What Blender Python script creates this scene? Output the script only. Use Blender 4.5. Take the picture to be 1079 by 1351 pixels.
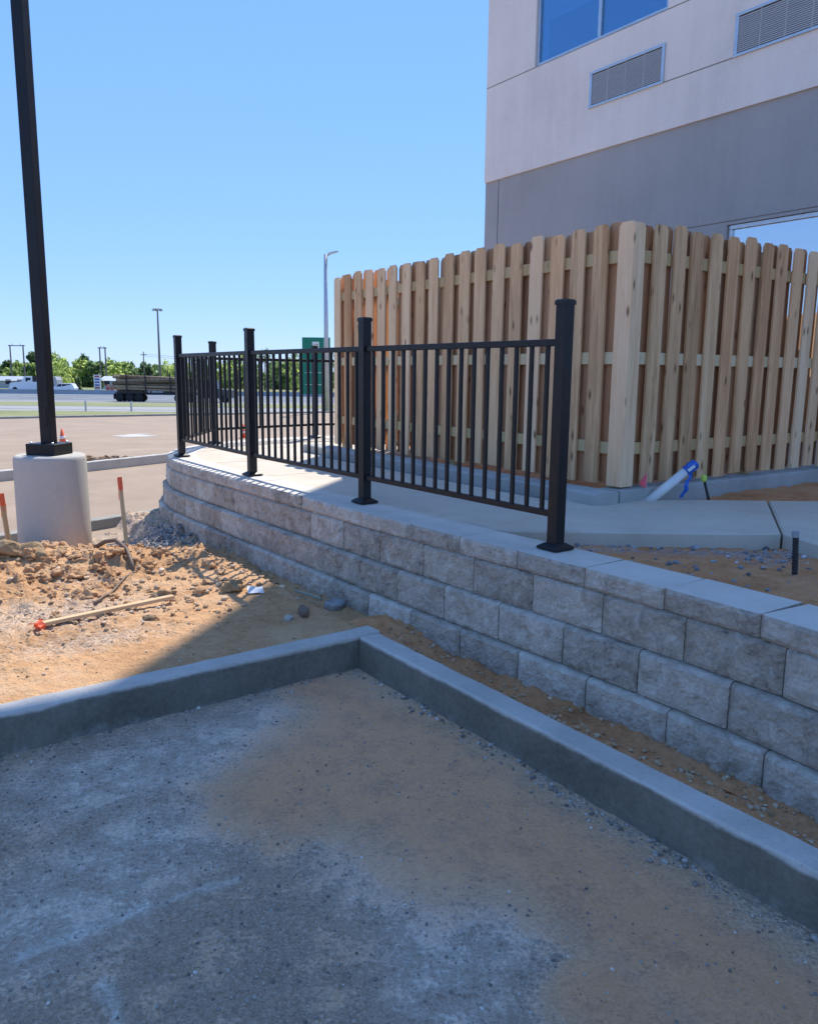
import bpy, math, random
from mathutils import Vector, Matrix, noise as mn
random.seed(7)
R = math.radians
sc = bpy.context.scene
for o in list(bpy.data.objects): bpy.data.objects.remove(o)
col = sc.collection

# ------------------------------------------------------------------ camera
CAM_H, PITCH, ROLL = 1.66, math.atan(182.5/1050), .0105
fw = Vector((0, math.cos(PITCH), -math.sin(PITCH))); r0 = Vector((1, 0, 0)); u0 = Vector((0, math.sin(PITCH), math.cos(PITCH)))
up = u0*math.cos(ROLL) - r0*math.sin(ROLL); rt = r0*math.cos(ROLL) + u0*math.sin(ROLL)
cd = bpy.data.cameras.new('camera'); cam = bpy.data.objects.new('camera', cd); col.objects.link(cam)
mw = Matrix.Identity(4)
for i in range(3): mw[i][0], mw[i][1], mw[i][2] = rt[i], up[i], -fw[i]
mw[2][3] = CAM_H
cam.matrix_world = mw
cd.sensor_fit = 'HORIZONTAL'; cd.sensor_width = 36; cd.lens = 36*1050/1079; cd.clip_start = .05; cd.clip_end = 5000
sc.camera = cam

# ------------------------------------------------------------------ sky, sun, exposure
SUN_AZ, SUN_EL = 14.0, 52.0
w = bpy.data.worlds.new('World'); sc.world = w; w.use_nodes = True
wn = w.node_tree.nodes; wl = w.node_tree.links
sky = wn.new('ShaderNodeTexSky'); sky.sky_type = 'NISHITA'; sky.sun_disc = False
sky.sun_elevation = R(SUN_EL); sky.sun_rotation = R(SUN_AZ)
sky.altitude = 100; sky.air_density = 1.0; sky.dust_density = 0.0; sky.ozone_density = 4.0
# clear saturated spring sky: the whole dome is evened out and tinted by one and the same curve
def wv(op, a, vec):
    nd = wn.new('ShaderNodeVectorMath'); nd.operation = op; wl.new(a, nd.inputs[0]); nd.inputs[1].default_value = vec; return nd.outputs[0]
gm = wn.new('ShaderNodeGamma'); gm.inputs[1].default_value = .31
wl.new(wv('MULTIPLY', sky.outputs[0], (1/6, 1/6, 1/6)), gm.inputs[0])
hs = wn.new('ShaderNodeHueSaturation'); hs.inputs['Saturation'].default_value = 1.34
wl.new(wv('MULTIPLY', gm.outputs[0], (6*.60, 6*.72, 6*1.0)), hs.inputs['Color'])
wl.new(hs.outputs[0], wn['Background'].inputs[0]); wn['Background'].inputs[1].default_value = .0735
sl = bpy.data.lights.new('sun', 'SUN'); sl.energy = 2.3; sl.angle = R(.53); sl.color = (1, .95, .86)
so = bpy.data.objects.new('sun', sl); col.objects.link(so)
sd = Vector((math.sin(R(SUN_AZ))*math.cos(R(SUN_EL)), math.cos(R(SUN_AZ))*math.cos(R(SUN_EL)), math.sin(R(SUN_EL))))
so.rotation_euler = sd.to_track_quat('Z', 'Y').to_euler(); so.location = (10, 30, 40)
vs = sc.view_settings; vs.view_transform = 'Standard'; vs.look = 'None'; vs.exposure = 1.42; vs.gamma = 1; vs.use_curve_mapping = False

# ------------------------------------------------------------------ helpers
class MB:
    def __init__(s): s.v = []; s.f = []
    def add(s, vs, fs):
        n = len(s.v); s.v += [tuple(v) for v in vs]; s.f += [tuple(i+n for i in f) for f in fs]; return s
    def box(s, x0, x1, y0, y1, z0, z1):
        return s.add([(x0,y0,z0),(x1,y0,z0),(x1,y1,z0),(x0,y1,z0),(x0,y0,z1),(x1,y0,z1),(x1,y1,z1),(x0,y1,z1)],
                     [(3,2,1,0),(4,5,6,7),(0,1,5,4),(1,2,6,5),(2,3,7,6),(3,0,4,7)])
    def bbox(s, x0, x1, y0, y1, z0, z1, b=.003):
        # box with chamfered edges
        V = []; 
        for (x, sx) in ((x0, 1), (x1, -1)):
            for (y, sy) in ((y0, 1), (y1, -1)):
                for (z, sz) in ((z0, 1), (z1, -1)):
                    V += [(x, y+b*sy, z+b*sz), (x+b*sx, y, z+b*sz), (x+b*sx, y+b*sy, z)]
        def i(a, c, d, k): return ((a*2+c)*2+d)*3+k
        F = []
        for a in (0, 1): q = [i(a,0,0,0), i(a,1,0,0), i(a,1,1,0), i(a,0,1,0)]; F.append(q if a else q[::-1])
        for c in (0, 1): q = [i(0,c,0,1), i(1,c,0,1), i(1,c,1,1), i(0,c,1,1)]; F.append(q[::-1] if c else q)
        for d in (0, 1): q = [i(0,0,d,2), i(1,0,d,2), i(1,1,d,2), i(0,1,d,2)]; F.append(q if d else q[::-1])
        for a in (0,1):
            for c in (0,1): q = [i(a,c,0,0), i(a,c,1,0), i(a,c,1,1), i(a,c,0,1)]; F.append(q if (a+c)%2 else q[::-1])
            for d in (0,1): q = [i(a,0,d,0), i(a,1,d,0), i(a,1,d,2), i(a,0,d,2)]; F.append(q[::-1] if (a+d)%2 else q)
        for c in (0,1):
            for d in (0,1): q = [i(0,c,d,1), i(1,c,d,1), i(1,c,d,2), i(0,c,d,2)]; F.append(q if (c+d)%2 else q[::-1])
        for a in (0,1):
            for c in (0,1):
                for d in (0,1): q = [i(a,c,d,0), i(a,c,d,1), i(a,c,d,2)]; F.append(q if (a+c+d)%2 else q[::-1])
        return s.add(V, F)
    def tube(s, pts, r, n=8, caps=True):
        pts = [Vector(p) for p in pts]; rs = r if isinstance(r, (list, tuple)) else [r]*len(pts)
        V = []; F = []
        for k, p in enumerate(pts):
            d = (pts[min(k+1, len(pts)-1)] - pts[max(k-1, 0)]).normalized()
            a = d.cross(Vector((0, 0, 1)) if abs(d.z) < .95 else Vector((1, 0, 0))).normalized(); b = d.cross(a)
            for j in range(n):
                t = 2*math.pi*(j+.5)/n; V.append(p + (a*math.cos(t) + b*math.sin(t))*rs[k])
        for k in range(len(pts)-1):
            for j in range(n): F.append((k*n+j, k*n+(j+1)%n, (k+1)*n+(j+1)%n, (k+1)*n+j))
        if caps: F.append(tuple(range(n))[::-1]); F.append(tuple(range((len(pts)-1)*n, len(pts)*n)))
        return s.add(V, [f[::-1] for f in F])
    def lathe(s, prof, n=24, c=(0,0,0), cap=True):
        V = [(c[0]+r*math.cos(2*math.pi*j/n), c[1]+r*math.sin(2*math.pi*j/n), c[2]+z) for r, z in prof for j in range(n)]
        F = [(k*n+j, k*n+(j+1)%n, (k+1)*n+(j+1)%n, (k+1)*n+j) for k in range(len(prof)-1) for j in range(n)]
        if cap: F += [tuple(range(n))[::-1], tuple(range((len(prof)-1)*n, len(prof)*n))]
        return s.add(V, F)
    def prism(s, poly, z0, z1):
        n = len(poly)
        a = sum(poly[i][0]*poly[(i+1)%n][1]-poly[(i+1)%n][0]*poly[i][1] for i in range(n))
        if a < 0: poly = poly[::-1]
        V = [(x, y, z0) for x, y in poly] + [(x, y, z1) for x, y in poly]
        return s.add(V, [tuple(range(n))[::-1], tuple(range(n, 2*n))] + [(i, (i+1)%n, n+(i+1)%n, n+i) for i in range(n)])
    def mesh(s, name, mat, smooth=False):
        m = bpy.data.meshes.new(name); m.from_pydata(s.v, [], s.f); m.update()
        if mat: m.materials.append(mat)
        if smooth: m.polygons.foreach_set('use_smooth', [True]*len(m.polygons))
        return m
    def build(s, name, mat, parent=None, loc=(0,0,0), rot=(0,0,0), smooth=False):
        return inst(name, s.mesh(name, mat, smooth), parent, loc, rot)
def inst(name, me, parent=None, loc=(0,0,0), rot=(0,0,0)):
    o = bpy.data.objects.new(name, me); col.objects.link(o); o.parent = parent; o.location = loc; o.rotation_euler = rot
    return o
def empty(name, loc=(0,0,0), rz=0):
    o = bpy.data.objects.new(name, None); col.objects.link(o); o.location = loc; o.rotation_euler = (0,0,rz); o.empty_display_size = .1
    return o
def tag(o, label=None, cat=None, group=None, kind=None):
    if label: o['label'] = label
    if cat: o['category'] = cat
    if group: o['group'] = group
    if kind: o['kind'] = kind
    return o

# ------------------------------------------------------------------ material helpers
class MT:
    def __init__(s, name, rough=.8, metal=0., spec=.5):
        s.m = bpy.data.materials.new(name); s.m.use_nodes = True; s.t = s.m.node_tree
        s.b = s.t.nodes['Principled BSDF']; s.b.inputs['Roughness'].default_value = rough; s.b.inputs['Metallic'].default_value = metal
        s.b.inputs['Specular IOR Level'].default_value = spec
    def n(s, ty, **kw):
        nd = s.t.nodes.new(ty)
        for k, v in kw.items(): setattr(nd, k, v)
        return nd
    def L(s, a, b): s.t.links.new(a, b)
    def setin(s, sock, v):
        if hasattr(v, 'links') or isinstance(v, bpy.types.NodeSocket): s.L(v, sock)
        else: sock.default_value = v if not (isinstance(v, tuple) and len(v) == 3 and len(sock.default_value) == 4) else (*v, 1)
    def pos(s): return s.n('ShaderNodeNewGeometry').outputs['Position']
    def obj(s, scale=(1,1,1), rnd=True):
        tc = s.n('ShaderNodeTexCoord'); mp = s.n('ShaderNodeMapping'); mp.inputs['Scale'].default_value = scale
        v = tc.outputs['Object']
        if rnd:
            oi = s.n('ShaderNodeObjectInfo'); ad = s.n('ShaderNodeVectorMath', operation='MULTIPLY_ADD')
            s.L(oi.outputs['Random'], ad.inputs[0]); ad.inputs[1].default_value = (37, 53, 71); s.L(v, ad.inputs[2]); v = ad.outputs[0]
        s.L(v, mp.inputs['Vector']); return mp.outputs[0]
    def rnd(s): return s.n('ShaderNodeObjectInfo').outputs['Random']
    def attr(s, name): return s.n('ShaderNodeAttribute', attribute_name=name).outputs['Fac']
    def noise(s, v, scale, detail=4, rough=.55, dist=0):
        nd = s.n('ShaderNodeTexNoise'); s.L(v, nd.inputs['Vector']); nd.inputs['Scale'].default_value = scale
        nd.inputs['Detail'].default_value = detail; nd.inputs['Roughness'].default_value = rough; nd.inputs['Distortion'].default_value = dist
        return nd.outputs['Fac']
    def vor(s, v, scale, feat='F1', out='Distance', rand=1):
        nd = s.n('ShaderNodeTexVoronoi', feature=feat); s.L(v, nd.inputs['Vector']); nd.inputs['Scale'].default_value = scale
        nd.inputs['Randomness'].default_value = rand
        return nd.outputs[out]
    def ramp(s, fac, stops, interp='LINEAR'):
        nd = s.n('ShaderNodeValToRGB'); e = nd.color_ramp; e.interpolation = interp
        while len(e.elements) < len(stops): e.elements.new(.5)
        for el, (p, c) in zip(e.elements, stops):
            el.position = p; el.color = (*c, 1) if isinstance(c, tuple) else (c, c, c, 1)
        s.L(fac, nd.inputs[0]); return nd.outputs[0]
    def mix(s, fac, a, b, mode='MIX'):
        nd = s.n('ShaderNodeMix', data_type='RGBA', blend_type=mode)
        for sock, v in ((nd.inputs[0], fac), (nd.inputs[6], a), (nd.inputs[7], b)): s.setin(sock, v)
        return nd.outputs[2]
    def math(s, op, a, b=0., clamp=False):
        nd = s.n('ShaderNodeMath', operation=op, use_clamp=clamp); s.setin(nd.inputs[0], a); s.setin(nd.inputs[1], b); return nd.outputs[0]
    def bump(s, h, strength=.5, dist=.01, prev=None):
        nd = s.n('ShaderNodeBump'); s.L(h, nd.inputs['Height']); nd.inputs['Strength'].default_value = strength; nd.inputs['Distance'].default_value = dist
        if prev: s.L(prev, nd.inputs['Normal'])
        s.L(nd.outputs[0], s.b.inputs['Normal']); return nd.outputs[0]
    def color(s, c): s.setin(s.b.inputs['Base Color'], c); return s
    def done(s): return s.m
def plain(name, c, rough=.6, metal=0., var=.12, scale=6, spec=.5):
    t = MT(name, rough, metal, spec); v = t.obj()
    f = t.noise(v, scale, 5)
    t.color(t.ramp(f, [(.3, tuple(x*(1-var) for x in c)), (.7, tuple(min(1, x*(1+var)) for x in c))]))
    t.L(t.ramp(t.noise(v, scale*3, 3), [(.3, max(0, rough-.1)), (.7, min(1, rough+.1))]), t.b.inputs['Roughness'])
    return t.done()

# --- asphalt with soil film
def m_asphalt():
    t = MT('dusty_asphalt', .95, spec=.25); p = t.pos()
    def cells(sc_, stops):
        sep = t.n('ShaderNodeSeparateColor'); t.L(t.vor(p, sc_, out='Color'), sep.inputs[0]); return t.ramp(sep.outputs[0], stops), sep.outputs[1]
    agg, _ = cells(80, [(0, (0.154,0.118,0.095)), (.45, (0.325,0.253,0.198)), (.8, (0.538,0.414,0.326)), (.93, (0.805,0.643,0.516)), (1, (0.860,0.800,0.698))])
    ag2, k2 = cells(190, [(0, (0.134,0.101,0.084)), (.5, (0.383,0.287,0.220)), (.9, (0.690,0.532,0.409)), (1, (0.860,0.800,0.698))])
    fine = t.noise(p, 55, 8, .82); big = t.noise(p, 1.6, 7, .62); mid = t.noise(p, 6.5, 8, .7)
    c = t.mix(t.ramp(k2, [(.35, 0.), (.5, 1.)]), agg, ag2)
    film = t.math('ADD', t.math('MULTIPLY', big, .55), t.math('MULTIPLY', mid, .55))
    c = t.mix(t.ramp(film, [(.36, .3), (.60, .9)]), c, t.ramp(fine, [(.28, (.32,.22,.15)), (.5, (.58,.42,.295)), (.72, (.78,.61,.46))]))
    dn = t.math('MULTIPLY', t.attr('dust'), t.ramp(t.math('ADD', t.math('MULTIPLY', mid, .6), t.math('MULTIPLY', fine, .4)), [(.38, .0), (.6, .85)]))
    c = t.mix(dn, c, t.ramp(fine, [(.3, (0.690,0.575,0.485)), (.7, (0.860,0.800,0.698))]))
    s = t.math('ADD', t.attr('sand'), t.math('MULTIPLY', t.math('SUBTRACT', mid, .5), 1.5))
    s = t.math('ADD', s, t.math('MULTIPLY', t.math('SUBTRACT', fine, .5), .9))
    sm = t.ramp(s, [(.08, 0.), (.4, .5), (.95, .92)])
    c = t.mix(sm, c, t.ramp(t.math('ADD', t.math('MULTIPLY', fine, .5), t.math('MULTIPLY', mid, .5)), [(.3, (.50,.225,.10)), (.5, (.78,.40,.20)), (.7, (.86,.50,.28))]))
    c = t.mix(t.math('MULTIPLY', t.attr('chalk'), t.ramp(fine, [(.35, .1), (.6, .9)])), c, (0.860,0.800,0.698))
    t.color(c)
    h = t.math('ADD', t.math('MULTIPLY', t.vor(p, 80), t.ramp(sm, [(0., 1.), (1., .15)])), t.math('MULTIPLY', fine, 1.2))
    b1 = t.bump(h, .9, .012); t.bump(mid, .5, .05, b1)
    return t.done()
def m_soil(name, a, b, c2, g=(.36,.32,.28)):
    t = MT(name, 1.0, spec=.15); p = t.pos()
    n1 = t.noise(p, 2.3, 7, .62); n2 = t.noise(p, 19, 6, .7)
    f = t.math('ADD', t.math('MULTIPLY', n1, .65), t.math('MULTIPLY', n2, .4))
    n3 = t.noise(p, 85, 7, .82); f = t.math('ADD', t.math('MULTIPLY', f, .72), t.math('MULTIPLY', n3, .30))
    c = t.ramp(f, [(.36, a), (.52, b), (.68, c2)])
    gm = t.ramp(t.math('ADD', t.attr('gravel'), t.math('MULTIPLY', t.math('SUBTRACT', n2, .5), .9)), [(.35, 0.), (.75, .85)])
    cell = t.n('ShaderNodeSeparateColor'); t.L(t.vor(p, 75, out='Color'), cell.inputs[0])
    c = t.mix(gm, c, t.ramp(cell.outputs[1], [(0., tuple(x*.6 for x in g)), (.6, g), (1., tuple(x*1.5 for x in g))]))
    t.color(c)
    h = t.math('ADD', t.math('MULTIPLY', t.vor(p, 60), .55), t.math('ADD', n2, t.noise(p, 90, 5, .75)))
    b1 = t.bump(h, .8, .012); t.bump(t.noise(p, 6, 6, .65), .6, .05, b1)
    return t.done()
def m_concrete(name, a, b, stain=(.30,.22,.14), sf=.25, sc_=3., pits=.35):
    t = MT(name, .85, spec=.3); p = t.pos()
    n1 = t.noise(p, sc_, 7, .6); n2 = t.noise(p, 45, 5, .65)
    c = t.ramp(t.math('ADD', t.math('MULTIPLY', n1, .75), t.math('MULTIPLY', n2, .25)), [(.32, a), (.68, b)])
    c = t.mix(t.ramp(t.noise(p, 1.7, 6, .7, .6), [(.52, 0.), (.75, sf)]), c, stain)
    c = t.mix(t.ramp(t.vor(p, 38), [(.05, pits), (.14, 0.)]), c, tuple(x*.45 for x in a))
    t.color(c); t.bump(t.math('ADD', n2, t.math('MULTIPLY', t.noise(p, 160, 3, .6), .5)), .35, .004)
    return t.done()
def m_kerb():
    t = MT('fresh_kerb_concrete', .85, spec=.3); p = t.pos()
    n1 = t.noise(p, 2.6, 8, .65); n2 = t.noise(p, 45, 5, .65)
    c = t.ramp(t.math('ADD', t.math('MULTIPLY', n1, .75), t.math('MULTIPLY', n2, .25)), [(.32, (.40,.37,.33)), (.68, (.60,.56,.51))])
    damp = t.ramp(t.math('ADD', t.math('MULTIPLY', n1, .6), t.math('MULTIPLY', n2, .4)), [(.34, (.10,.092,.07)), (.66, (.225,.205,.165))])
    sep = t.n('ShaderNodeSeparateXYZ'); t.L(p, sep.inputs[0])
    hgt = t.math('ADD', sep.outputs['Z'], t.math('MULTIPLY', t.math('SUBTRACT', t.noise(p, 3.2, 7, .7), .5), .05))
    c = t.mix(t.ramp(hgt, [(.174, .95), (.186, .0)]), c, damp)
    pale = t.ramp(t.math('ADD', t.math('MULTIPLY', t.math('SUBTRACT', .05, sep.outputs['Z']), 3.), t.noise(p, 6, 7, .75)), [(.58, 0.), (.78, .55)])
    c = t.mix(pale, c, (.40,.385,.36))
    c = t.mix(t.ramp(t.vor(p, 34), [(.05, .5), (.13, 0.)]), c, (.10,.10,.09))
    t.color(c); t.bump(t.math('ADD', n2, t.math('MULTIPLY', t.noise(p, 160, 3, .6), .5)), .45, .005)
    return t.done()
def m_block():
    t = MT('split_face_block', .95, spec=.2); v = t.obj(); rn = t.rnd()
    n1 = t.noise(v, 8.5, 7, .72, 1.0); n2 = t.noise(v, 60, 7, .82)
    f = t.math('ADD', t.math('MULTIPLY', n1, .75), t.math('MULTIPLY', n2, .42))
    f = t.math('ADD', f, t.math('MULTIPLY', t.math('SUBTRACT', rn, .5), .17))
    c = t.ramp(f, [(.36, (.14,.118,.10)), (.46, (.39,.33,.272)), (.6, (.56,.485,.405)), (.74, (.74,.67,.585))])
    c = t.mix(t.ramp(t.noise(v, 4, 4, .6), [(.54, 0.), (.74, .3)]), c, (.48,.36,.25))
    t.color(c)
    b1 = t.bump(t.math('ADD', t.vor(v, 55), t.math('MULTIPLY', n2, 1.3)), .9, .009); t.bump(t.noise(v, 16, 4, .6), .6, .02, b1)
    return t.done()
def m_wood(name, stops, knots=True, sat=1.):
    t = MT(name, .75, spec=.25); v = t.obj((1,1,1)); rn = t.rnd()
    mp = t.n('ShaderNodeMapping'); mp.inputs['Scale'].default_value = (55, 55, 2.2); t.L(v, mp.inputs[0])
    g = t.noise(mp.outputs[0], 1, 5, .65, 1.2)
    mp2 = t.n('ShaderNodeMapping'); mp2.inputs['Scale'].default_value = (9, 9, .7); t.L(v, mp2.inputs[0])
    g2 = t.noise(mp2.outputs[0], 1, 4, .6, .6)
    f = t.math('ADD', t.math('MULTIPLY', g, .45), t.math('MULTIPLY', g2, .55))
    f = t.math('ADD', f, t.math('MULTIPLY', t.math('SUBTRACT', rn, .5), .36))
    c = t.ramp(f, stops)
    r2 = t.math('FRACT', t.math('MULTIPLY', rn, 17.3))
    c = t.mix(t.ramp(r2, [(.0, .0), (.55, .08), (.8, .5), (1, .75)]), c, t.mix(1., c, (1.02, .84, .74), 'MULTIPLY'))
    if knots:
        mp3 = t.n('ShaderNodeMapping'); mp3.inputs['Scale'].default_value = (10, 10, 3.6); t.L(v, mp3.inputs[0])
        k = t.vor(mp3.outputs[0], 1)
        c = t.mix(t.ramp(k, [(.06, .9), (.12, .4), (.2, .0)]), c, (.16,.08,.035))
    mp4 = t.n('ShaderNodeMapping'); mp4.inputs['Scale'].default_value = (16, 16, 1.1); t.L(v, mp4.inputs[0])
    c = t.mix(t.ramp(t.noise(mp4.outputs[0], 1, 6, .7, .4), [(.5, 0.), (.72, .45)]), c, t.mix(1., c, (.62,.52,.45), 'MULTIPLY'))
    t.color(c); t.bump(g, .35, .004)
    return t.done()
def m_stucco(name, c):
    t = MT(name, .9, spec=.2); p = t.pos()
    n1 = t.noise(p, .8, 6, .6)
    mp = t.n('ShaderNodeMapping'); mp.inputs['Scale'].default_value = (3.2, 3.2, .35); t.L(p, mp.inputs[0])
    n2 = t.noise(mp.outputs[0], 1, 6, .7); n3 = t.noise(p, 26, 6, .8)
    f = t.math('ADD', t.math('MULTIPLY', n1, .4), t.math('ADD', t.math('MULTIPLY', n2, .3), t.math('MULTIPLY', n3, .3)))
    t.color(t.ramp(f, [(.36, tuple(x*.86 for x in c)), (.5, c), (.64, tuple(min(.95, x*1.08) for x in c))]))
    t.bump(t.noise(p, 90, 5, .8), .6, .006); return t.done()
def m_metal_black():
    t = MT('black_powder_coat', .38, 0., .32); v = t.obj()
    t.color(t.ramp(t.noise(v, 3, 5), [(.3, (.006,.0065,.009)), (.7, (.011,.012,.015))]))
    t.L(t.ramp(t.noise(v, 25, 5), [(.3, .32), (.7, .5)]), t.b.inputs['Roughness'])
    t.bump(t.noise(v, 300, 2), .06, .001); return t.done()
def m_glass(name='window_glass', tint=(.52,.80,1), base=.16):
    t = MT(name, .02)
    nt = t.t; out = nt.nodes['Material Output']
    tr = t.n('ShaderNodeBsdfTransparent'); tr.inputs[0].default_value = (.76, .89, .97, 1)
    gl = t.n('ShaderNodeBsdfGlossy'); gl.inputs['Roughness'].default_value = .015; gl.inputs[0].default_value = (*tint, 1)
    ms = t.n('ShaderNodeMixShader'); fr = t.n('ShaderNodeFresnel'); fr.inputs[0].default_value = 2.1
    f = t.math('ADD', t.math('MULTIPLY', fr.outputs[0], .7), base, True)
    t.L(f, ms.inputs[0]); t.L(tr.outputs[0], ms.inputs[1]); t.L(gl.outputs[0], ms.inputs[2]); t.L(ms.outputs[0], out.inputs[0])
    return t.done()
def m_leaf(name, a, b):
    t = MT(name, .7, spec=.2); p = t.pos()
    t.color(t.ramp(t.noise(p, .35, 5, .7), [(.32, a), (.68, b)]))
    tl = t.n('ShaderNodeBsdfTranslucent'); tl.inputs[0].default_value = (*[x*1.3 for x in b], 1)
    ms = t.n('ShaderNodeMixShader'); ms.inputs[0].default_value = .62
    t.L(t.b.outputs[0], ms.inputs[1]); t.L(tl.outputs[0], ms.inputs[2]); t.L(ms.outputs[0], t.t.nodes['Material Output'].inputs[0])
    return t.done()
ASPHALT = m_asphalt()
SOIL = m_soil('tan_soil', (.35,.178,.083), (.60,.345,.175), (.70,.465,.28), (.54,.42,.32))
SOIL_RED = m_soil('reddish_soil', (.37,.158,.065), (.64,.295,.135), (.72,.41,.225), (.34,.33,.33))
FOOT = m_concrete('mow_strip_concrete', (.33,.325,.305), (.48,.475,.45), (.24,.24,.215), .5, 2.2)
KERB = m_kerb()
KERB_OLD = m_concrete('plain_kerb_concrete', (.26,.25,.22), (.36,.35,.31), (.22,.225,.20), .55, 2.2)
WALKC = m_concrete('walkway_concrete', (.52,.455,.37), (.64,.565,.465), (.56,.40,.25), .45, 2.5, .12)
CAPC = m_concrete('cap_concrete', (.56,.51,.45), (.68,.62,.55), (.47,.36,.26), .25, 5, .2)
LOTC = m_concrete('sun_bleached_lot', (.28,.205,.145), (.37,.275,.20), (.40,.315,.235), .5, .9, .1)
BASEC = m_concrete('formed_concrete', (.44,.42,.385), (.56,.535,.49), (.38,.34,.29), .3, 4, .15)
BLOCK = m_block()
CEDAR = m_wood('cedar', [(.24, (.46,.25,.12)), (.45, (.76,.48,.26)), (.62, (.88,.62,.38)), (.8, (.93,.72,.50))])
CEDAR_BACK = m_wood('cedar_gap_shade', [(.24, (.30,.155,.08)), (.45, (.50,.285,.155)), (.62, (.61,.38,.22)), (.8, (.70,.47,.29))])  # back pickets: redder cedar, darkened to deepen the shade in the gaps
PINE = m_wood('treated_pine', [(.3, (.50,.39,.20)), (.5, (.60,.48,.27)), (.7, (.70,.58,.37))])
STAKEW = m_wood('stake_wood', [(.3, (.46,.30,.15)), (.5, (.58,.40,.22)), (.7, (.68,.50,.30))], False)
STUC_L = m_stucco('pale_stucco', (.86,.76,.69)); STUC_D = m_stucco('grey_stucco', (.425,.40,.385))
BLACK = m_metal_black(); GLASS = m_glass(); GLASS2 = m_glass('clear_glass', (.95,.98,1), .62)
ALU = plain('aluminium', (.55,.57,.60), .35, .8, .08); GRILLE = plain('grille_grey', (.50,.49,.49), .6, 0, .06)
GBACK = plain('grille_backing', (.20,.20,.21), .8); WHITEP = plain('white_paint', (.75,.75,.74), .4, 0, .06); DARK = plain('dark_interior', (.03,.04,.055), .9)
PALEC = plain('pale_blind', (.86,.88,.90), .8, 0, .04); ORANGE = plain('orange_paint', (.85,.13,.045), .6, 0, .15, 20)
TYRE = plain('tyre_rubber', (.02,.02,.02), .85); DARKM = plain('dark_steel', (.035,.033,.035), .6, .2, .3)
PINK = plain('pink_flag', (.95,.12,.16), .6); BLUE = plain('blue_tape', (.02,.12,.50), .3, 0, .4, 40); LIME = plain('lime_tape', (.55,.72,.12), .4)
PVC = plain('white_pvc', (.72,.72,.71), .35, 0, .06, 8); GREENS = plain('sign_green', (.0,.20,.13), .45, 0, .08)
STONE = plain('grey_stone', (.30,.295,.29), .9, 0, .4, 9, .2); GALV = plain('galvanised', (.50,.52,.55), .5, .5, .1)
GRASS = m_concrete('dry_grass_ground', (.14,.16,.055), (.27,.27,.11), (.34,.30,.16), .6, .35, 0)
ROADC = m_concrete('pale_road', (.27,.26,.25), (.33,.32,.31), (.22,.21,.2), .3, .15, 0)
HWYC = m_concrete('highway_surface', (.13,.145,.165), (.18,.195,.215), (.11,.12,.13), .4, .08, 0)
BARK = m_wood('log_bark', [(.25, (.06,.045,.035)), (.5, (.22,.155,.11)), (.75, (.58,.46,.32))], False)
LOGEND = plain('cut_log_end', (.62,.36,.18), .8, 0, .2)
TRUNK = plain('tree_bark', (.12,.09,.065), .9, 0, .3)
LEAVES = [m_leaf('leaf_mid', (.14,.20,.07), (.29,.38,.13)), m_leaf('leaf_bright', (.22,.29,.08), (.42,.50,.16)), m_leaf('leaf_dark', (.08,.13,.06), (.16,.23,.10))]

# ------------------------------------------------------------------ site axes and wall curve
A = Vector((-.568, .823)); B = Vector((.823, .568)); O = Vector((.2, 5.12))       # along the building, across it
def tw(t, w_): q = O + A*t + B*w_; return (q.x, q.y)
def to_tw(x, y): d = Vector((x, y)) - O; return d.dot(A), d.dot(B)
ctrl = [(2.62,.75),(2.05,1.8),(1.52,2.79),(1.3,3.13),(1.06,3.46),(.82,3.784),(.265,4.49),(-.193,5.08),(-.576,5.6),(-.94,6.1),(-1.36,6.66),(-1.84,7.33),(-2.25,7.9),(-2.53,8.37),(-2.72,8.85),(-2.80,9.4),(-2.73,10.0),(-2.45,10.7),(-1.95,11.28),(-1.4,11.66),(-.8,11.95),(.0,12.3),(1.,12.8)]
for _ in range(3):
    q = [ctrl[0]]
    for (a, b) in zip(ctrl[:-1], ctrl[1:]): q += [(a[0]*.75+b[0]*.25, a[1]*.75+b[1]*.25), (a[0]*.25+b[0]*.75, a[1]*.25+b[1]*.75)]
    ctrl = q + [ctrl[-1]]
CURVE = [Vector(c) for c in ctrl]
SEGS = [(a.x, a.y, b.x-a.x, b.y-a.y, (b-a).length_squared) for a, b in zip(CURVE[::5], CURVE[5::5])]
def offset(d):     # d > 0 outwards (down the battered face), d < 0 into the walkway
    out = []
    for i, p in enumerate(CURVE):
        tg = (CURVE[min(i+1, len(CURVE)-1)] - CURVE[max(i-1, 0)]).normalized()
        out.append(p + Vector((-tg.y, tg.x))*d)
    return out
def behind(x, y):  # signed distance from the cap front line: > 0 on the walkway side
    best = 1e9; sgn = 1
    for ax, ay, bx, by, l2 in SEGS:
        t = ((x-ax)*bx+(y-ay)*by)/l2; t = 0 if t < 0 else 1 if t > 1 else t
        dx = x-ax-bx*t; dy = y-ay-by*t; d = dx*dx+dy*dy
        if d < best: best = d; sgn = 1 if bx*dy-by*dx < 0 else -1
    return math.sqrt(best)*sgn
ZTOP = .75

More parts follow.
